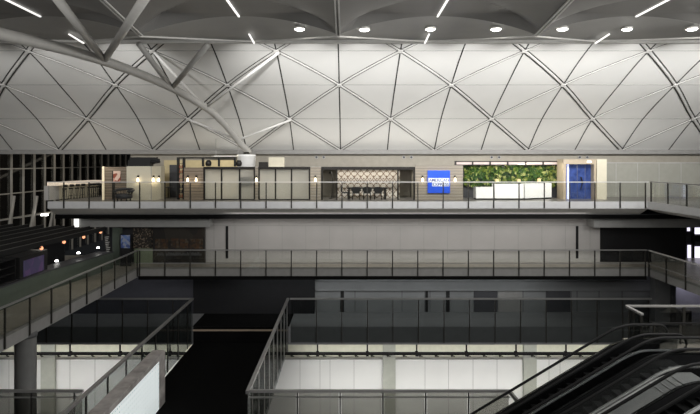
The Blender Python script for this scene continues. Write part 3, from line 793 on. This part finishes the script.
MB().box(X(258.5, 39.4), X(267.5, 39.4), 39.5, 39.9, Z(167.1, YL), Z(162.0, 39.4)).build('dark_case', M['frame'], lb_)
cp = thing('ceiling_raft', 'pale ceiling panel hung above the overhead rack left of the white drum', 'ceiling panel', (X(226, 43), 43, Z(156.5, 43)))
MB().plan([(X(211, 43.5), 43.5), (X(214, 42), 42), (X(240, 42), 42), (X(243, 43.5), 43.5)], Z(156.5, 43), Z(155.8, 43)).build('raft', M['white'], cp)
for px in (216, 238): MB().box(X(px, 42.8) - .015, X(px, 42.8) + .015, 42.79, 42.82, Z(155.8, 43), 1.78).build('hanger_rod', M['seam'], cp)
# small round ceiling heads on the rear wall band
HD = []
def head_():
    t = thing('round_vent', '', 'vent', (0, 0, 0), 'pairs of small round vents high on the rear wall')
    b = MB().path([(0, 0, 0), (0, -.06, 0)], .13, 14); b.build('ring', M['seam'], t)
    b = MB().path([(0, -.06, 0), (0, -.07, 0)], .085, 14); b.build('grille', M['charcoal'], t)
    return t
h0 = head_()
for px, lb in ((316.5, 'left vent of the pair above the second frosted screen'), (323.7, 'right vent of the pair above the second frosted screen'), (403.8, 'left vent of the pair above the diamond bay'), (411.3, 'right vent of the pair above the diamond bay'),
               (491.5, 'left vent of the pair above the plant wall'), (499, 'right vent of the pair above the plant wall'), (579.5, 'left vent of the pair above the blue lit portal'), (587, 'right vent of the pair above the blue lit portal')):
    place(h0, HD, (X(px, YB), YB - .002, Z(157.3, YB)), lb)

# plant wall
pwl = thing('plant_wall', 'leafy green plant wall behind the white reception desks', 'plant wall', (X(515, 40.8), 40.8, ZF))
MB().box(X(463.5, 40.8), X(563, 40.8), 40.85, 41.0, ZF, Z(164.6, 40.8)).build('backing', M['charcoal'], pwl)
lf = MB()
def leaves(n, xa, xb, za, zb, y):
    for i in range(n):
        x = random.uniform(xa, xb); z = random.uniform(za, zb); yy = y - random.uniform(.02, .34)
        L = random.uniform(.12, .3); w = L * .4; a = random.uniform(0, 6.28); tl = random.uniform(-.9, .5)
        d = Vector((math.cos(a), -.25 + tl * .4, math.sin(a))).normalized(); r = d.cross(Vector((0, 1, .3))).normalized()
        p = Vector((x, yy, z))
        lf.add([p, p + d * L * .5 + r * w * .5 + Vector((0, -.03, 0)), p + d * L, p + d * L * .5 - r * w * .5 + Vector((0, -.03, 0))], [(0, 1, 2, 3)])
leaves(4200, X(464, 40.8), X(562.5, 40.8), Z(186, 40.8), Z(166, 40.8), 40.85)
lo_ = lf.build('foliage', M['leaf'], pwl); lo_['kind'] = 'stuff'
pg = thing('pergola_beam', 'dark steel lighting beam with hangers over the plant wall', 'beam', (X(508, 40.2), 40.2, Z(163.5, 40.2)))
MB().box(X(454.5, 40.2), X(561.5, 40.2), 40.15, 40.3, Z(162.0, 40.2), Z(160.9, 40.2)).build('upper_beam', M['frame'], pg)
MB().box(X(454.5, 40.2), X(561.5, 40.2), 40.15, 40.3, Z(165.2, 40.2), Z(164.5, 40.2)).build('lower_beam', M['frame'], pg)
for px in (455.5, 472.5, 490, 507.5, 525.5, 543, 560.8): MB().box(X(px, 40.2) - .06, X(px, 40.2) + .06, 40.14, 40.31, Z(164.5, 40.2), Z(162.0, 40.2)).build('hanger', M['frame'], pg)
MB().box(X(456, 40.2), X(560, 40.2), 40.18, 40.26, Z(164.45, 40.2), Z(162.1, 40.2)).build('back_plate', mat('pinkish_grey_plate', (.46, .38, .36)), pg)
# reception desks
def desk(label, plan, z1, plinth=True):
    cxx = sum(p[0] for p in plan) / len(plan); cyy = sum(p[1] for p in plan) / len(plan)
    t = thing('reception_desk', label, 'desk', (cxx, cyy, ZF), 'white reception desks before the plant wall')
    ins = [(cxx + (x - cxx) * .95, cyy + (y - cyy) * .85) for x, y in plan]
    MB().plan(ins, ZF, ZF + .10).build('plinth', M['black'], t)
    MB().plan(plan, ZF + .10, ZF + z1 - .05).build('front', M['white'], t)
    MB().plan([(cxx + (x - cxx) * 1.01, cyy + (y - cyy) * 1.03) for x, y in plan], ZF + z1 - .05, ZF + z1).build('worktop', M['white'], t)
    return t
y1 = 38.5
desk('low white reception desk at the left, in front of the plant wall', [(X(476, y1), y1), (X(494.2, y1), y1), (X(494.2, y1), y1 + .8), (X(476, y1), y1 + .8)], .86)
desk('tall straight white reception desk in the middle before the plant wall', [(X(494.6, y1), y1 - .05), (X(523.5, y1), y1 - .05), (X(523.5, y1), y1 + .7), (X(494.6, y1), y1 + .7)], 1.08)
desk('white reception desk angled away at the right before the plant wall', [(X(524.6, y1), y1 - .04), (X(550.5, 39.9), 39.7), (X(548, 40.4), 40.35), (X(524.6, y1), y1 + .7)], 1.10)
DL = []
def dl():
    t = thing('desk_lamp', '', 'desk lamp', (0, 0, 0), 'small tan desk lamps on the reception desks')
    B = 0
    MB().lathe(0, 0, [(.08, B), (.08, B + .02), (.02, B + .03), (.02, B + .1)], 12).build('base', M['frame'], t)
    MB().lathe(0, 0, [(.13, B + .1), (.11, B + .32), (.02, B + .33)], 14).build('lamp_shade', M['tan'], t)
    return t
d0 = dl()
for px, Y, z, lb in ((497, y1 + .4, 1.085, 'tan desk lamp on the left end of the middle white desk'), (519, y1 + .4, 1.085, 'tan desk lamp on the right end of the middle white desk'), (539, 39.7, 1.105, 'tan desk lamp on the angled white desk')):
    place(d0, DL, (X(px, Y), Y, ZF + z), lb)

# blue lit portal
Yp = 39.0
pt = thing('entrance_portal', 'cream entrance portal with blue lit sliding glass at the right of the lounge', 'portal', (X(585, Yp), Yp + .5, ZF))
zt = Z(159.2, Yp)
MB().box(X(563.4, Yp), X(596.2, Yp), Yp, Yp + 1.2, Z(164.2, Yp), zt).build('header', M['creamdeep'], pt)
MB().box(X(563.4, Yp), X(566, Yp), Yp, Yp + 1.2, ZF, Z(164.2, Yp)).build('jamb', M['creamdeep'], pt)
MB().box(X(594, Yp), X(596.2, Yp), Yp, Yp + 1.2, ZF, Z(164.2, Yp)).build('jamb', M['creamdeep'], pt)
MB().box(X(596.6, Yp), X(606.4, Yp), Yp - .05, Yp + 1.2, ZF, zt).build('side_pier', M['cream'], pt)
for a, b in ((571.4, 580), (580.4, 588), (588.4, 594)):
    MB().box(X(a, Yp), X(b, Yp), Yp + .5, Yp + .53, ZF, Z(164.2, Yp)).build('glass_door', M['blueglass'], pt)
MB().box(X(566, Yp), X(569.4, Yp), Yp + .5, Yp + .53, ZF, Z(164.2, Yp)).build('glass_door', M['blueglass'], pt)
MB().box(X(569.8, Yp), X(571.2, Yp), Yp + .4, Yp + .55, ZF, Z(164.2, Yp)).build('light_strip', mat('bluish_light_strip', (.7, .75, 1), emit=(.55, .6, 1), estr=1.0), pt)
dh = MB(); dh.path([(X(583.5, Yp), Yp + .42, Z(189, Yp)), (X(585, Yp), Yp + .4, Z(183, Yp)), (X(583.5, Yp), Yp + .42, Z(177, Yp))], .05, 8); dh.build('handle', M['frame'], pt)
MB().box(X(587, Yp), X(591, Yp), Yp - .06, Yp - .005, Z(162.8, Yp), Z(160.9, Yp)).build('lit_plate', M['striplit'], pt)

# bar counter and stools at the left end
bc = thing('bar_counter', 'long pale lit bar counter running back at the left end of the balcony', 'bar counter', (X(78, 39), 39.4, ZF))
A, B_ = Vector((X(56.5, 38.2), 38.2)), Vector((X(102.3, 42.8), 42.8)); dv = (B_ - A).normalized(); nv = Vector((-dv.y, dv.x))
def strip_plan(a, b, o0, o1): return [tuple(A + dv * a + nv * o0), tuple(A + dv * b + nv * o0), tuple(A + dv * b + nv * o1), tuple(A + dv * a + nv * o1)]
LB = (B_ - A).length
MB().plan(strip_plan(0, LB, 0, .75), ZF + .98, ZF + 1.22).build('counter_top', mat('pale_lit_counter', (.80, .68, .56), .35, emit=(1, .84, .68), estr=.36), bc)
MB().plan(strip_plan(.62, LB, .35, .75), ZF, ZF + .97).build('counter_front', M['cream'], bc)
MB().plan(strip_plan(-.3, .6, .30, .72), ZF, ZF + .97).build('end_panel', M['wall2'], bc)
def make_stool():
    t = thing('bar_stool', '', 'stool', (0, 0, 0), 'black bar stools along the pale counter')
    B = 0
    MB().lathe(0, 0, [(.13, B + .70), (.15, B + .73), (.15, B + .77), (.12, B + .79)], 14).build('seat', M['black'], t)
    b = MB(); b.path([(.13 * math.cos(a), .13 * math.sin(a), B + .96) for a in [math.pi * (1.05 + .9 * i / 8) for i in range(9)]], .085, 8); b.build('backrest', M['black'], t, True)
    for k in range(4):
        a = math.pi / 4 + k * math.pi / 2
        MB().bar((.16 * math.cos(a), .16 * math.sin(a), B), (.10 * math.cos(a), .10 * math.sin(a), B + .7), .03, .03).build('leg', M['frame'], t)
    MB().lathe(0, 0, [(.135, B + .24), (.15, B + .25), (.135, B + .26)], 14).build('foot_ring', M['frame'], t)
    return t
STL = []; s0 = make_stool()
ordn = ['first black bar stool from the left end of the pale counter', 'second black bar stool from the left end of the pale counter', 'third black bar stool from the left end of the pale counter', 'fourth black bar stool from the left, before the gap in the row',
        'fifth black bar stool from the left, just after the gap in the row', 'second from last black bar stool toward the lit post', 'last black bar stool, nearest the lit post']
for px, lb in zip((64.5, 71, 77, 82.5, 89.5, 93.5, 97.3), ordn):
    k_ = (px - VX) / F; a0 = A - nv * .24; tt = (k_ * a0.y - a0.x) / (dv.x - k_ * dv.y); p = a0 + dv * tt
    place(s0, STL, (X(px, p.y), p.y, ZF), lb, math.atan2(dv.y, dv.x))

# ------------------------------------------------------------------ middle level shops
def shopbox(name, label, cat, a, b, c, d, Y, dep, m, part='body', zb=None):
    t = thing(name, label, cat, (X((a + b) / 2, Y), Y + dep / 2, Z(d, Y) if zb is None else zb))
    MB().box(X(a, Y), X(b, Y), Y, Y + dep, Z(d, Y) if zb is None else zb, Z(c, Y)).build(part, m, t); return t
ml = shopbox('food_mural', 'dark shop front panel with a row of dim food photos and lettering', 'shop front', 153, 204.5, 227.3, None, 38.7, .3, M['mural'], 'panel', LV2)
for a, b, c, d in ((155.5, 168, 239, 248.5), (171, 179, 238.5, 247.5), (180, 188.5, 239, 248), (189.5, 203, 239, 248.5)):
    MB().box(X(a, 38.68), X(b, 38.68), 38.66, 38.695, Z(d, 38.68), Z(c, 38.68)).build('food_photo', M['dish'], ml)
lw_ = MB()
random.seed(3)
x = 157.0
while x < 201:
    h = random.uniform(1.6, 3.4); lw_.box(X(x, 38.68), X(x + .8, 38.68), 38.67, 38.695, Z(255.5, 38.68), Z(255.5 - h, 38.68)); x += 1.15
lw_.build('skyline_drawing', mat('grey_skyline_line', (.10, .10, .10), .6), ml)
cb = shopbox('shelf_unit', 'sage green cabinet with speckled display shelf above, left of the food mural', 'cabinet', 134, 152.6, 248.8, None, 38.7, .5, M['greencab'], 'cabinet', LV2)
MB().box(X(133, 38.9), X(152.6, 38.9), 38.9, 39.2, Z(248.7, 38.9), Z(228, 38.9)).build('display_shelf', M['bottles'], cb)
struct('wall_middle_left', MB().box(X(112, 39.21), X(205, 39.21), 39.21, 39.41, LV2, -3.5), M['charcoal'])
ad = shopbox('poster_stand', 'standing blue poster panel at the corner of the left walkway', 'poster stand', 120.3, 130.5, 233.5, 258.5, 37.6, .12, M['black2'], 'frame')
ad.location.z = LV2 + E
for ch_ in ad.children: ch_.location.z -= 0
bpy.data.objects.remove(ad.children[0]);
MB().box(X(120.3, 37.6), X(130.5, 37.6), 37.6, 37.75, LV2, Z(234, 37.6)).build('frame', M['black2'], ad)
MB().box(X(121, 37.6), X(130, 37.6), 37.57, 37.595, Z(248, 37.6), Z(235, 37.6)).build('poster', M['advert'], ad)
gr = shopbox('grey_pillar', 'dark green grey pillar between the menu board and the blue poster', 'pillar', 112.5, 119.5, 228, None, 37.9, .5, M['greencounter'], 'shaft', LV2)
mb_ = thing('menu_board', 'tilted black menu board with white writing by the kiosk counter', 'menu board', (X(108.5, 36.6), 36.6, -5.9))
fx0, fx1 = X(105.8, 36.6), X(111.6, 36.6)
MB().box(fx0, fx1, 36.6, 36.66, -5.86, Z(234.5, 36.6)).build('board', M['black'], mb_)
tx = MB()
for k in range(9):
    z = Z(236.5 + 1.8 * k, 36.6); tx.box(fx0 + .06, fx1 - .05 - .05 * (k % 3), 36.585, 36.598, z - .05, z)
tx.build('writing', mat('chalk_white', (.42, .42, .40), .8), mb_)
mb_.rotation_euler = (0, math.radians(-7), 0)
# kiosk counter running along the walkway
kc = thing('kiosk_counter', 'long grey green kiosk counter along the left walkway', 'counter', (-16.4, 30, LV2))
MB().plan([(-16.5, 20), (-16.2, 30.6), (-15.4, 36.9), (-16.1, 36.9), (-16.9, 30.6), (-17.2, 20)], LV2, -5.95).build('front', M['greencounter'], kc)
MB().plan([(-16.45, 20), (-16.15, 30.6), (-15.35, 36.9), (-16.4, 36.9), (-17.2, 30.6), (-17.5, 20)], -5.95, -5.88).build('worktop', M['charcoal'], kc)
struct('wall_kiosk', MB().plan([(-20.5, 24), (-18.6, 36.9), (-18.9, 36.9), (-20.8, 24)], LV2, -4.2), M['black2'])
cn = thing('slatted_canopy', 'wide black slatted canopy over the food kiosks at far left', 'canopy', (-18.5, 29, -4.1))
slatm = mat('dark_slat', (.008, .008, .008), .7); slate_ = mat('slat_edge', (.06, .057, .052), .5)
for i in range(9):
    xo = -15.2 - .95 * i; z_ = -4.12 + .03 * i
    so = MB().bar((xo - .65, 20, z_), (xo + .25, 34.6, z_), .05, .24).build('slat', slatm, cn)
    MB().bar((xo - .65, 20, z_ + .13), (xo + .25, 34.6, z_ + .13), .06, .02).build('edge_strip', slate_, so)
for yy in (22, 25, 28, 31, 34):
    MB().box(-23, -15.3, yy - .04, yy + .04, -4.30, -4.25).build('cross_beam', M['black'], cn)
KL = []
def klamp():
    t = thing('pendant_lamp', '', 'pendant lamp', (0, 0, 0), 'orange pendant lamps under the kiosk canopy')
    B = 0
    MB().lathe(0, 0, [(.02, B), (.08, B + .04), (.085, B + .12), (.04, B + .18)], 10).build('lamp_shade', M['redlamp'], t)
    MB().tube((0, 0, B + .18), (0, 0, B + .20), .012, 6).build('cord', M['black'], t)
    return t
k0 = klamp()
for px, py, Y, lb in ((41.5, 250, 28.2, 'orange pendant lamp nearest the purple screen'), (64, 243.7, 30.6, 'second orange pendant lamp from the left under the canopy'), (83.7, 238.6, 33, 'third orange pendant lamp from the left under the canopy'), (100.6, 233.5, 35.8, 'fourth orange pendant lamp, nearest the menu board')):
    place(k0, KL, (X(px, Y), Y, Z(py, Y)), lb)
KS = []
def kspot():
    t = thing('counter_spotlight', '', 'spotlight', (0, 0, 0), 'small white lamps above the kiosk counter')
    B = 0
    MB().lathe(0, 0, [(.10, B), (.09, B + .06), (.03, B + .1)], 10).build('lamp', M['spotglow'], t)
    MB().tube((0, 0, B + .1), (0, 0, B + .3), .015, 6).build('stem', M['black'], t)
    return t
q0 = kspot()
for px, py, Y, lb in ((56.7, 261.5, 32.5, 'white counter lamp at the left, closest to the purple screen'), (78.5, 253.5, 34, 'middle white counter lamp on the kiosk counter'), (98, 248.2, 36.3, 'right white counter lamp, next to the menu board')):
    yy = Y; xx = X(px, Y); place(q0, KS, (xx, yy, Z(py, Y)), lb)
ps = thing('purple_screen', 'black kiosk box with a dim purple picture screen on the counter at far left', 'screen', (-16.8, 29.4, -5.88))
MB().box(-17.3, -16.42, 28.1, 30.7, -5.88, -4.8).build('cabinet', M['black'], ps)
MB().box(-16.42, -16.39, 28.4, 30.3, -5.84, -5.02).build('screen', M['purple'], ps)
kb = thing('kiosk_shelf', 'black open shelf unit left of the purple screen on the kiosk counter', 'shelf', (-16.9, 26.5, -5.88))
for z in (-5.86, -5.5, -5.15, -4.8): MB().box(-17.3, -16.5, 25.2, 27.9, z - .02, z + .02).build('shelf', M['black2'], kb)
for y in (25.2, 26.55, 27.86): MB().box(-17.3, -16.5, y, y + .04, -5.84, -4.8).build('upright', M['black'], kb)
mg = thing('magenta_screen', 'pair of small magenta lit picture screens beyond the canopy at far left', 'screen', (X(10, 40.5), 40.6, LV2))
MB().box(X(-2, 40.5), X(20, 40.5), 40.5, 40.9, LV2, Z(231.5, 40.5)).build('cabinet', M['black'], mg)
for a, b in ((.5, 8), (9.5, 18.5)): MB().box(X(a, 40.5), X(b, 40.5), 40.46, 40.495, Z(245, 40.5), Z(234.5, 40.5)).build('screen', M['magenta'], mg)
le = thing('lit_end_box', 'small bright white lit box at the left end of the shop fascia', 'light box', (X(76, 37.9), 37.9, -4.42))
MB().box(X(74.2, 37.9), X(78.2, 37.9), 37.85, 38.0, -4.40, -3.82).build('box', M['striplit'], le)
fb = thing('flood_light', 'bright double floodlight on the thin railing at the left, below the bar', 'floodlight', (X(43.5, 42), 42, Z(216.5, 42)))
for a, b in ((40.6, 43.2), (44.2, 46.8)): MB().box(X(a, 42), X(b, 42), 42, 42.2, Z(215.8, 42), Z(214.2, 42)).build('lamp', M['spotglow'], fb)
MB().bar((X(-2, 42), 42.25, Z(221, 42)), (X(62, 42), 42.25, Z(211, 42)), .07, .07).build('support_rail', M['mullion'], fb)
# slanting struts by the window wall
stt = thing('slanting_strut', '', 'strut', (0, 0, 0), 'pale slanting struts in front of the dark window wall')
bpy.data.objects.remove(stt)
for (a, b), (c, d), lb in (((37, 196), (25.6, 255), 'pale slanting strut, longest and brightest, in front of the dark windows'), ((14, 196), (5.3, 255), 'pale slanting strut at far left in front of the dark windows'), ((53, 212), (45, 255), 'short pale slanting strut just below the bar counter end')):
    t = thing('slanting_strut', lb, 'strut', (X(c, 41.8), 41.8, LV2), 'pale slanting struts in front of the dark window wall')
    MB().tube((X(c, 41.8), 41.8, LV2 + .07), W(a, b, 41.8), .12, 8).build('tube', M['mullion'], t)
    MB().lathe(X(c, 41.8), 41.8, [(.2, LV2), (.2, LV2 + .06), (.12, LV2 + .08)], 10).build('foot', M['mullion'], t)
# bright shop windows at far right
bw = thing('bright_shop_window', 'bright lavender white shop window at the far right edge', 'shop window', (X(694, 41), 41, LV2))
MB().box(X(686, 41), X(720, 41), 41, 41.2, LV2, -4.0).build('back_panel', M['charcoal'], bw)
for a, b, c, d in ((687, 689.6, 227, 231), (694.5, 712, 227, 234), (687.3, 691.8, 245, 262), (693.6, 712, 246.5, 262)):
    MB().box(X(a, 41), X(b, 41), 40.95, 40.99, Z(d, 41), Z(c, 41)).build('lit_pane', M['winlit'], bw)
hp = MB(); hp.box(X(691.3, 40.9), X(693.8, 40.9), 40.8, 40.94, LV2, Z(227, 40.9)); hp.build('mullion', M['black'], bw)
hp = MB(); hp.prism([(X(691.5, 40.9), Z(237, 40.9)), (X(696, 40.9), Z(234.5, 40.9)), (X(712, 40.9), Z(236, 40.9)), (X(712, 40.9), Z(243, 40.9)), (X(691.5, 40.9), Z(240.5, 40.9))], 40.7, 40.93); hp.build('dark_awning', M['black'], bw)
kk = thing('dark_cabinet', 'dark boxy cabinet before the lavender wall under the right walkway', 'cabinet', (X(682, 37), 36.9, LV1))
MB().box(X(677.5, 37), X(688, 37), 36.6, 37.2, LV1, Z(309.5, 37)).build('body', M['charcoal'], kk)
MB().box(X(677.2, 37), X(687.4, 37), 36.57, 36.595, Z(326, 37), Z(311, 37)).build('door', M['black2'], kk)

# ------------------------------------------------------------------ escalators
SL = .60
def softz(x, xt, drop):
    xb = xt - drop / SL
    def ramp(u, r=.5):                     # smooth max(0, u)
        return 0 if u < -r else u if u > r else (u + r) ** 2 / (4 * r)
    return -7.0 - SL * (ramp(xt - x) - ramp(xb - x))
def escalator(label, ya, yb, xt, near_skirt='steeldark', far_glass='glassblk', flat=1.4, far_cap='rubber'):
    drop = 3.7; xb = xt - drop / SL
    t = thing('escalator', label, 'escalator', ((xt + xb) / 2, (ya + yb) / 2, LV1))
    x0, x1 = xb - 1.6, xt + flat
    xs_ = [x0 + (x1 - x0) * i / 48 for i in range(49)]
    zz = lambda x: softz(x, xt, drop)
    lo_, hi_ = min(ya, yb), max(ya, yb)
    poly = [(x, zz(x) - .06) for x in xs_] + [(x, zz(x) - .95) for x in reversed(xs_)]
    MB().prism(poly, lo_ + .1, hi_ - .1).build('truss', M['black2'], t)
    for y, sk, gm in ((hi_ - .09, far_cap, far_glass), (lo_ + .09, near_skirt, 'glassblk')):
        poly = [(x, zz(x) + .40) for x in xs_] + [(x, zz(x) - .95) for x in reversed(xs_)]
        s_ = MB().prism(poly, y - .085, y + .085).build('skirt', M['black2'], t)
        cpm = MB(); a_ = [Vector((x, y, zz(x) + .418)) for x in xs_]
        for p, q in zip(a_[:-1], a_[1:]): cpm.bar(p, q, .13, .035)
        cpm.build('skirt_cap', M[sk], s_)
        poly = [(x, zz(x) + .92) for x in xs_] + [(x, zz(x) + .44) for x in reversed(xs_)]
        MB().prism(poly, y - .012, y + .012).build('glass_balustrade', M[gm], t)
        pts = [(x, y, zz(x) + .97) for x in xs_]
        cxr, czr = pts[-1][0], pts[-1][2] - .33
        pts += [(cxr + .33 * math.sin(a), y, czr + .33 * math.cos(a)) for a in [math.pi * k / 8 for k in range(1, 9)]]
        cxl, czl = pts[0][0], pts[0][2] - .33
        pts = [(cxl - .33 * math.sin(a), y, czl + .33 * math.cos(a)) for a in [math.pi * k / 8 for k in range(8, 0, -1)]] + pts
        MB().path(pts, .05, 8).build('handrail', M['rubber'], t, True)
    n = 22
    st_ = None
    for i in range(n):
        x = xb - .3 + (xt + .35 - (xb - .3)) * i / (n - 1); z = zz(x)
        if st_ is None:
            st_ = MB().box(x - .16, x + .16, lo_ + .19, hi_ - .19, z - .22, z - .0).build('step', M['step'], t); sx0, sz0 = x, z
        else:
            o = st_.copy(); C.objects.link(o); o.location = (x - sx0, 0, z - sz0)
    MB().box(xt + .5, x1, lo_ + .19, hi_ - .19, -7.02, -6.985).build('comb_plate', M['steel'], t)
    return t
XT = 10.2
escalator('farthest escalator, its handrail crossing in front of the bright lower wall', 20.85, 19.5, XT - .05, 'steel', 'glassclear')
escalator('middle escalator, between the farthest one and the wide steel deck', 19.3, 17.95, XT + .25, flat=3.6)
escalator('nearest escalator, cut off by the lower right corner of the photo', 16.85, 15.5, XT, 'steel', flat=4.5)
dk = thing('steel_deck', 'wide sloping brushed steel deck between the middle and nearest escalators', 'metal deck', (7, 17.4, LV1))
xs_ = [XT - 6.2 + 7.0 * i / 40 for i in range(41)]
f_ = lambda x: softz(x, XT, 3.7) + .28
MB().prism([(x, f_(x)) for x in xs_] + [(x, f_(x) - .375) for x in reversed(xs_)], 17.0, 17.9).build('plate', M['steeldark'], dk)
for dx in (-.55, -.35, -.15, .05):
    x = XT + dx; MB().bar((x, 17.05, f_(x) + .012), (x, 17.85, f_(x) + .012), .03, .02).build('trim_line', M['railpale'], dk)
for x in (8.75, 7.35):
    pass
# landing guard rails
railing('guard_rail', 'pale topped guard rail at the far side of the escalator landing', (11.06, 22.2), (30, 22.2), -5.71, LV2 + .02, 2.0, 'rail', 'glassblk', off=.3, pw=.09, handh=.07, handw=.10)
railing('guard_rail', 'short pale rail returning toward the escalator from the corner of the landing', (11.06, 22.1), (11.06, 20.98), -5.71, LV2 + .02, .9, 'rail', 'glassblk', off=.15, pw=.10, handh=.07, handw=.12)
railing('guard_rail', 'lower dark guard rail across the escalator landing', (11.7, 21.5), (30, 21.5), -6.2, LV2 + .02, 1.0, 'rubber', 'glassblk', off=.1, pw=.05, handh=.06)

# ------------------------------------------------------------------ light
def area(name, loc, tgt, sx, sy, power, col=(1, 1, 1), spread=math.pi):
    L = bpy.data.lights.new(name, 'AREA'); L.shape = 'RECTANGLE'; L.size = sx; L.size_y = sy; L.energy = power; L.color = col; L.spread = spread
    o = bpy.data.objects.new(name, L); C.objects.link(o); o.location = (loc[0], loc[1], loc[2] + E)
    d = Vector(tgt) - Vector(loc); o.rotation_euler = d.to_track_quat('-Z', 'Y').to_euler(); return o
def spot(name, loc, tgt, power, ang, blend=.6, col=(1, 1, 1), r=.2):
    L = bpy.data.lights.new(name, 'SPOT'); L.energy = power; L.spot_size = math.radians(ang); L.spot_blend = blend; L.color = col; L.shadow_soft_size = r
    o = bpy.data.objects.new(name, L); C.objects.link(o); o.location = (loc[0], loc[1], loc[2] + E)
    d = Vector(tgt) - Vector(loc); o.rotation_euler = d.to_track_quat('-Z', 'Y').to_euler(); return o
COOL = (1, .99, .972)
for i, px in enumerate(spx):
    x = X(px, 27)
    spot('edge_spot', (x, 29.0, 5.8), (x, 44, .4), (2050, 2300, 2300, 2300, 2300, 2300, 2300)[i], 91, 1.0, COOL)
for x, p in ((20, 2200), (23, 2000), (27, 1900), (-5.2, 1700), (-13, 1500), (-17.5, 1150), (-22, 1000), (-27, 900)):
    spot('edge_fill_spot', (x, 29.0, 5.8), (x, 44, .4), p, 91, 1.0, COOL)  # added spots without fixtures, spreading light over the rest of the vault
# uplight from the lounge roof
area('lounge_uplight', (4, 42.6, .15), (4, 37, 6), 34, .5, 110, (1, .92, .80))
# added fill lights standing in for the hall's soft ambient light
area('hall_ambient', (0, -4, 5.5), (0, 36, -8), 44, 8, 2300, COOL)
area('hall_fill', (22, 11, 3.4), (-2, 21, 6.2), 10, 2.4, 2600, COOL)
area('hall_fill_soft', (-4, 12, 1.0), (-4, 18, 6), 30, 8, 500, COOL)
# lounge interior
for a, b, p in ((203, 255, 40), (258, 310, 48), (322, 415, 70)):
    area('bay_light', (X((a + b) / 2, 40), 40.0, -.55), (X((a + b) / 2, 40), 40.0, -3), 2.6 if b - a < 60 else 5.5, .6, p, (1, .94, .83))
area('front_light', (4, 36.9, .7), (4, 38.6, -2.4), 32, .3, 22, (1, .90, .76))
area('plant_light', (X(513, 40), 40.42, -.12), (X(513, 40.9), 40.95, -1.4), 6.6, .1, 70, (1, .95, .75))
area('desk_light', (X(513, 37.6), 37.7, .3), (X(513, 38.5), 39.0, -2.4), 6.0, .3, 110, (1, .97, .92))
area('ochre_light', (X(205, 40.3), 40.3, .6), (X(205, 41.3), 41.4, -.2), 5.0, .3, 11, (1, .88, .62))
area('right_wall_light', (17, 39, .6), (17.5, 42, -1.5), 6, .4, 10, (1, .95, .85))
area('window_side_fill', (-20, 46, .5), (-28.4, 56, -2), 3, 2, 260, (1, .92, .80))  # added fill to brighten the mullions, no fixture
area('facade_fill', (-31.5, 55, 2.5), (-34.2, 56, -3), 3, 24, 60, (1, .88, .72))  # added fill outside the glass, lifts the tone of the dark panes
# middle level wall
area('soffit_light', (4, 36.8, -3.75), (4, 39.2, -5.4), 24, .3, 125, (1, .965, .93))
area('walkway_light', (-15, 31, -4.4), (-14.6, 31, -7), .5, 10, 40, (1, .93, .80))
# lowest level
area('under_slab_light_right', (8.5, 36.9, -12.0), (8.5, 40, -15.6), 24, 1.6, 660, (1, .985, .95), math.radians(105))
area('under_slab_light_left', (-17.5, 36.9, -12.0), (-17.5, 40, -15.6), 14, 1.6, 385, (1, .985, .95), math.radians(105))
area('low_wall_light', (3, 37.2, -7.5), (3, 40, -10), 22, .3, 170, (.95, .98, 1))
area('low_wall_fill_left', (-17, 37.2, -7.5), (-17, 40, -10), 11, .3, 38, (.95, .97, 1))  # added fill for the left wall behind the smoked glass
area('lavender_light', (X(696, 37), 37.2, -7.6), (X(696, 38), 38.2, -9.4), 2, .4, 14, (.88, .86, 1))
area('escalator_fill', (13, 20, 4.5), (9, 18.5, -8), 5, 3, 1300, COOL)  # added fill overhead so the steel edges catch light
area('bar_fill', (-18.2, 37.8, .5), (-19.0, 40.4, -2.2), 3, .3, 40, (1, .88, .7))  # added fill to lift the dark bar front, no fixture

wd = bpy.data.worlds.new('night'); bpy.context.scene.world = wd; wd.use_nodes = True
wd.node_tree.nodes['Background'].inputs[0].default_value = (.9, .95, 1, 1); wd.node_tree.nodes['Background'].inputs[1].default_value = .010

# ------------------------------------------------------------------ camera
cd = bpy.data.cameras.new('camera'); cam = bpy.data.objects.new('camera', cd); C.objects.link(cam)
cam.location = (0, 0, E); cam.rotation_euler = (math.pi / 2, 0, 0)
cd.sensor_width = 36; cd.lens = F * 36 / 700
cd.shift_x = (350 - VX) / 700; cd.shift_y = -(207 - VY) / 700
cd.clip_end = 300
scn = bpy.context.scene; scn.camera = cam
scn.view_settings.view_transform = 'Standard'; scn.view_settings.look = 'None'; scn.view_settings.gamma = 1; scn.view_settings.exposure = 0
scn.view_settings.use_curve_mapping = False
scn.cycles.transparent_max_bounces = 24; scn.cycles.max_bounces = 6; scn.cycles.sample_clamp_indirect = 3.0
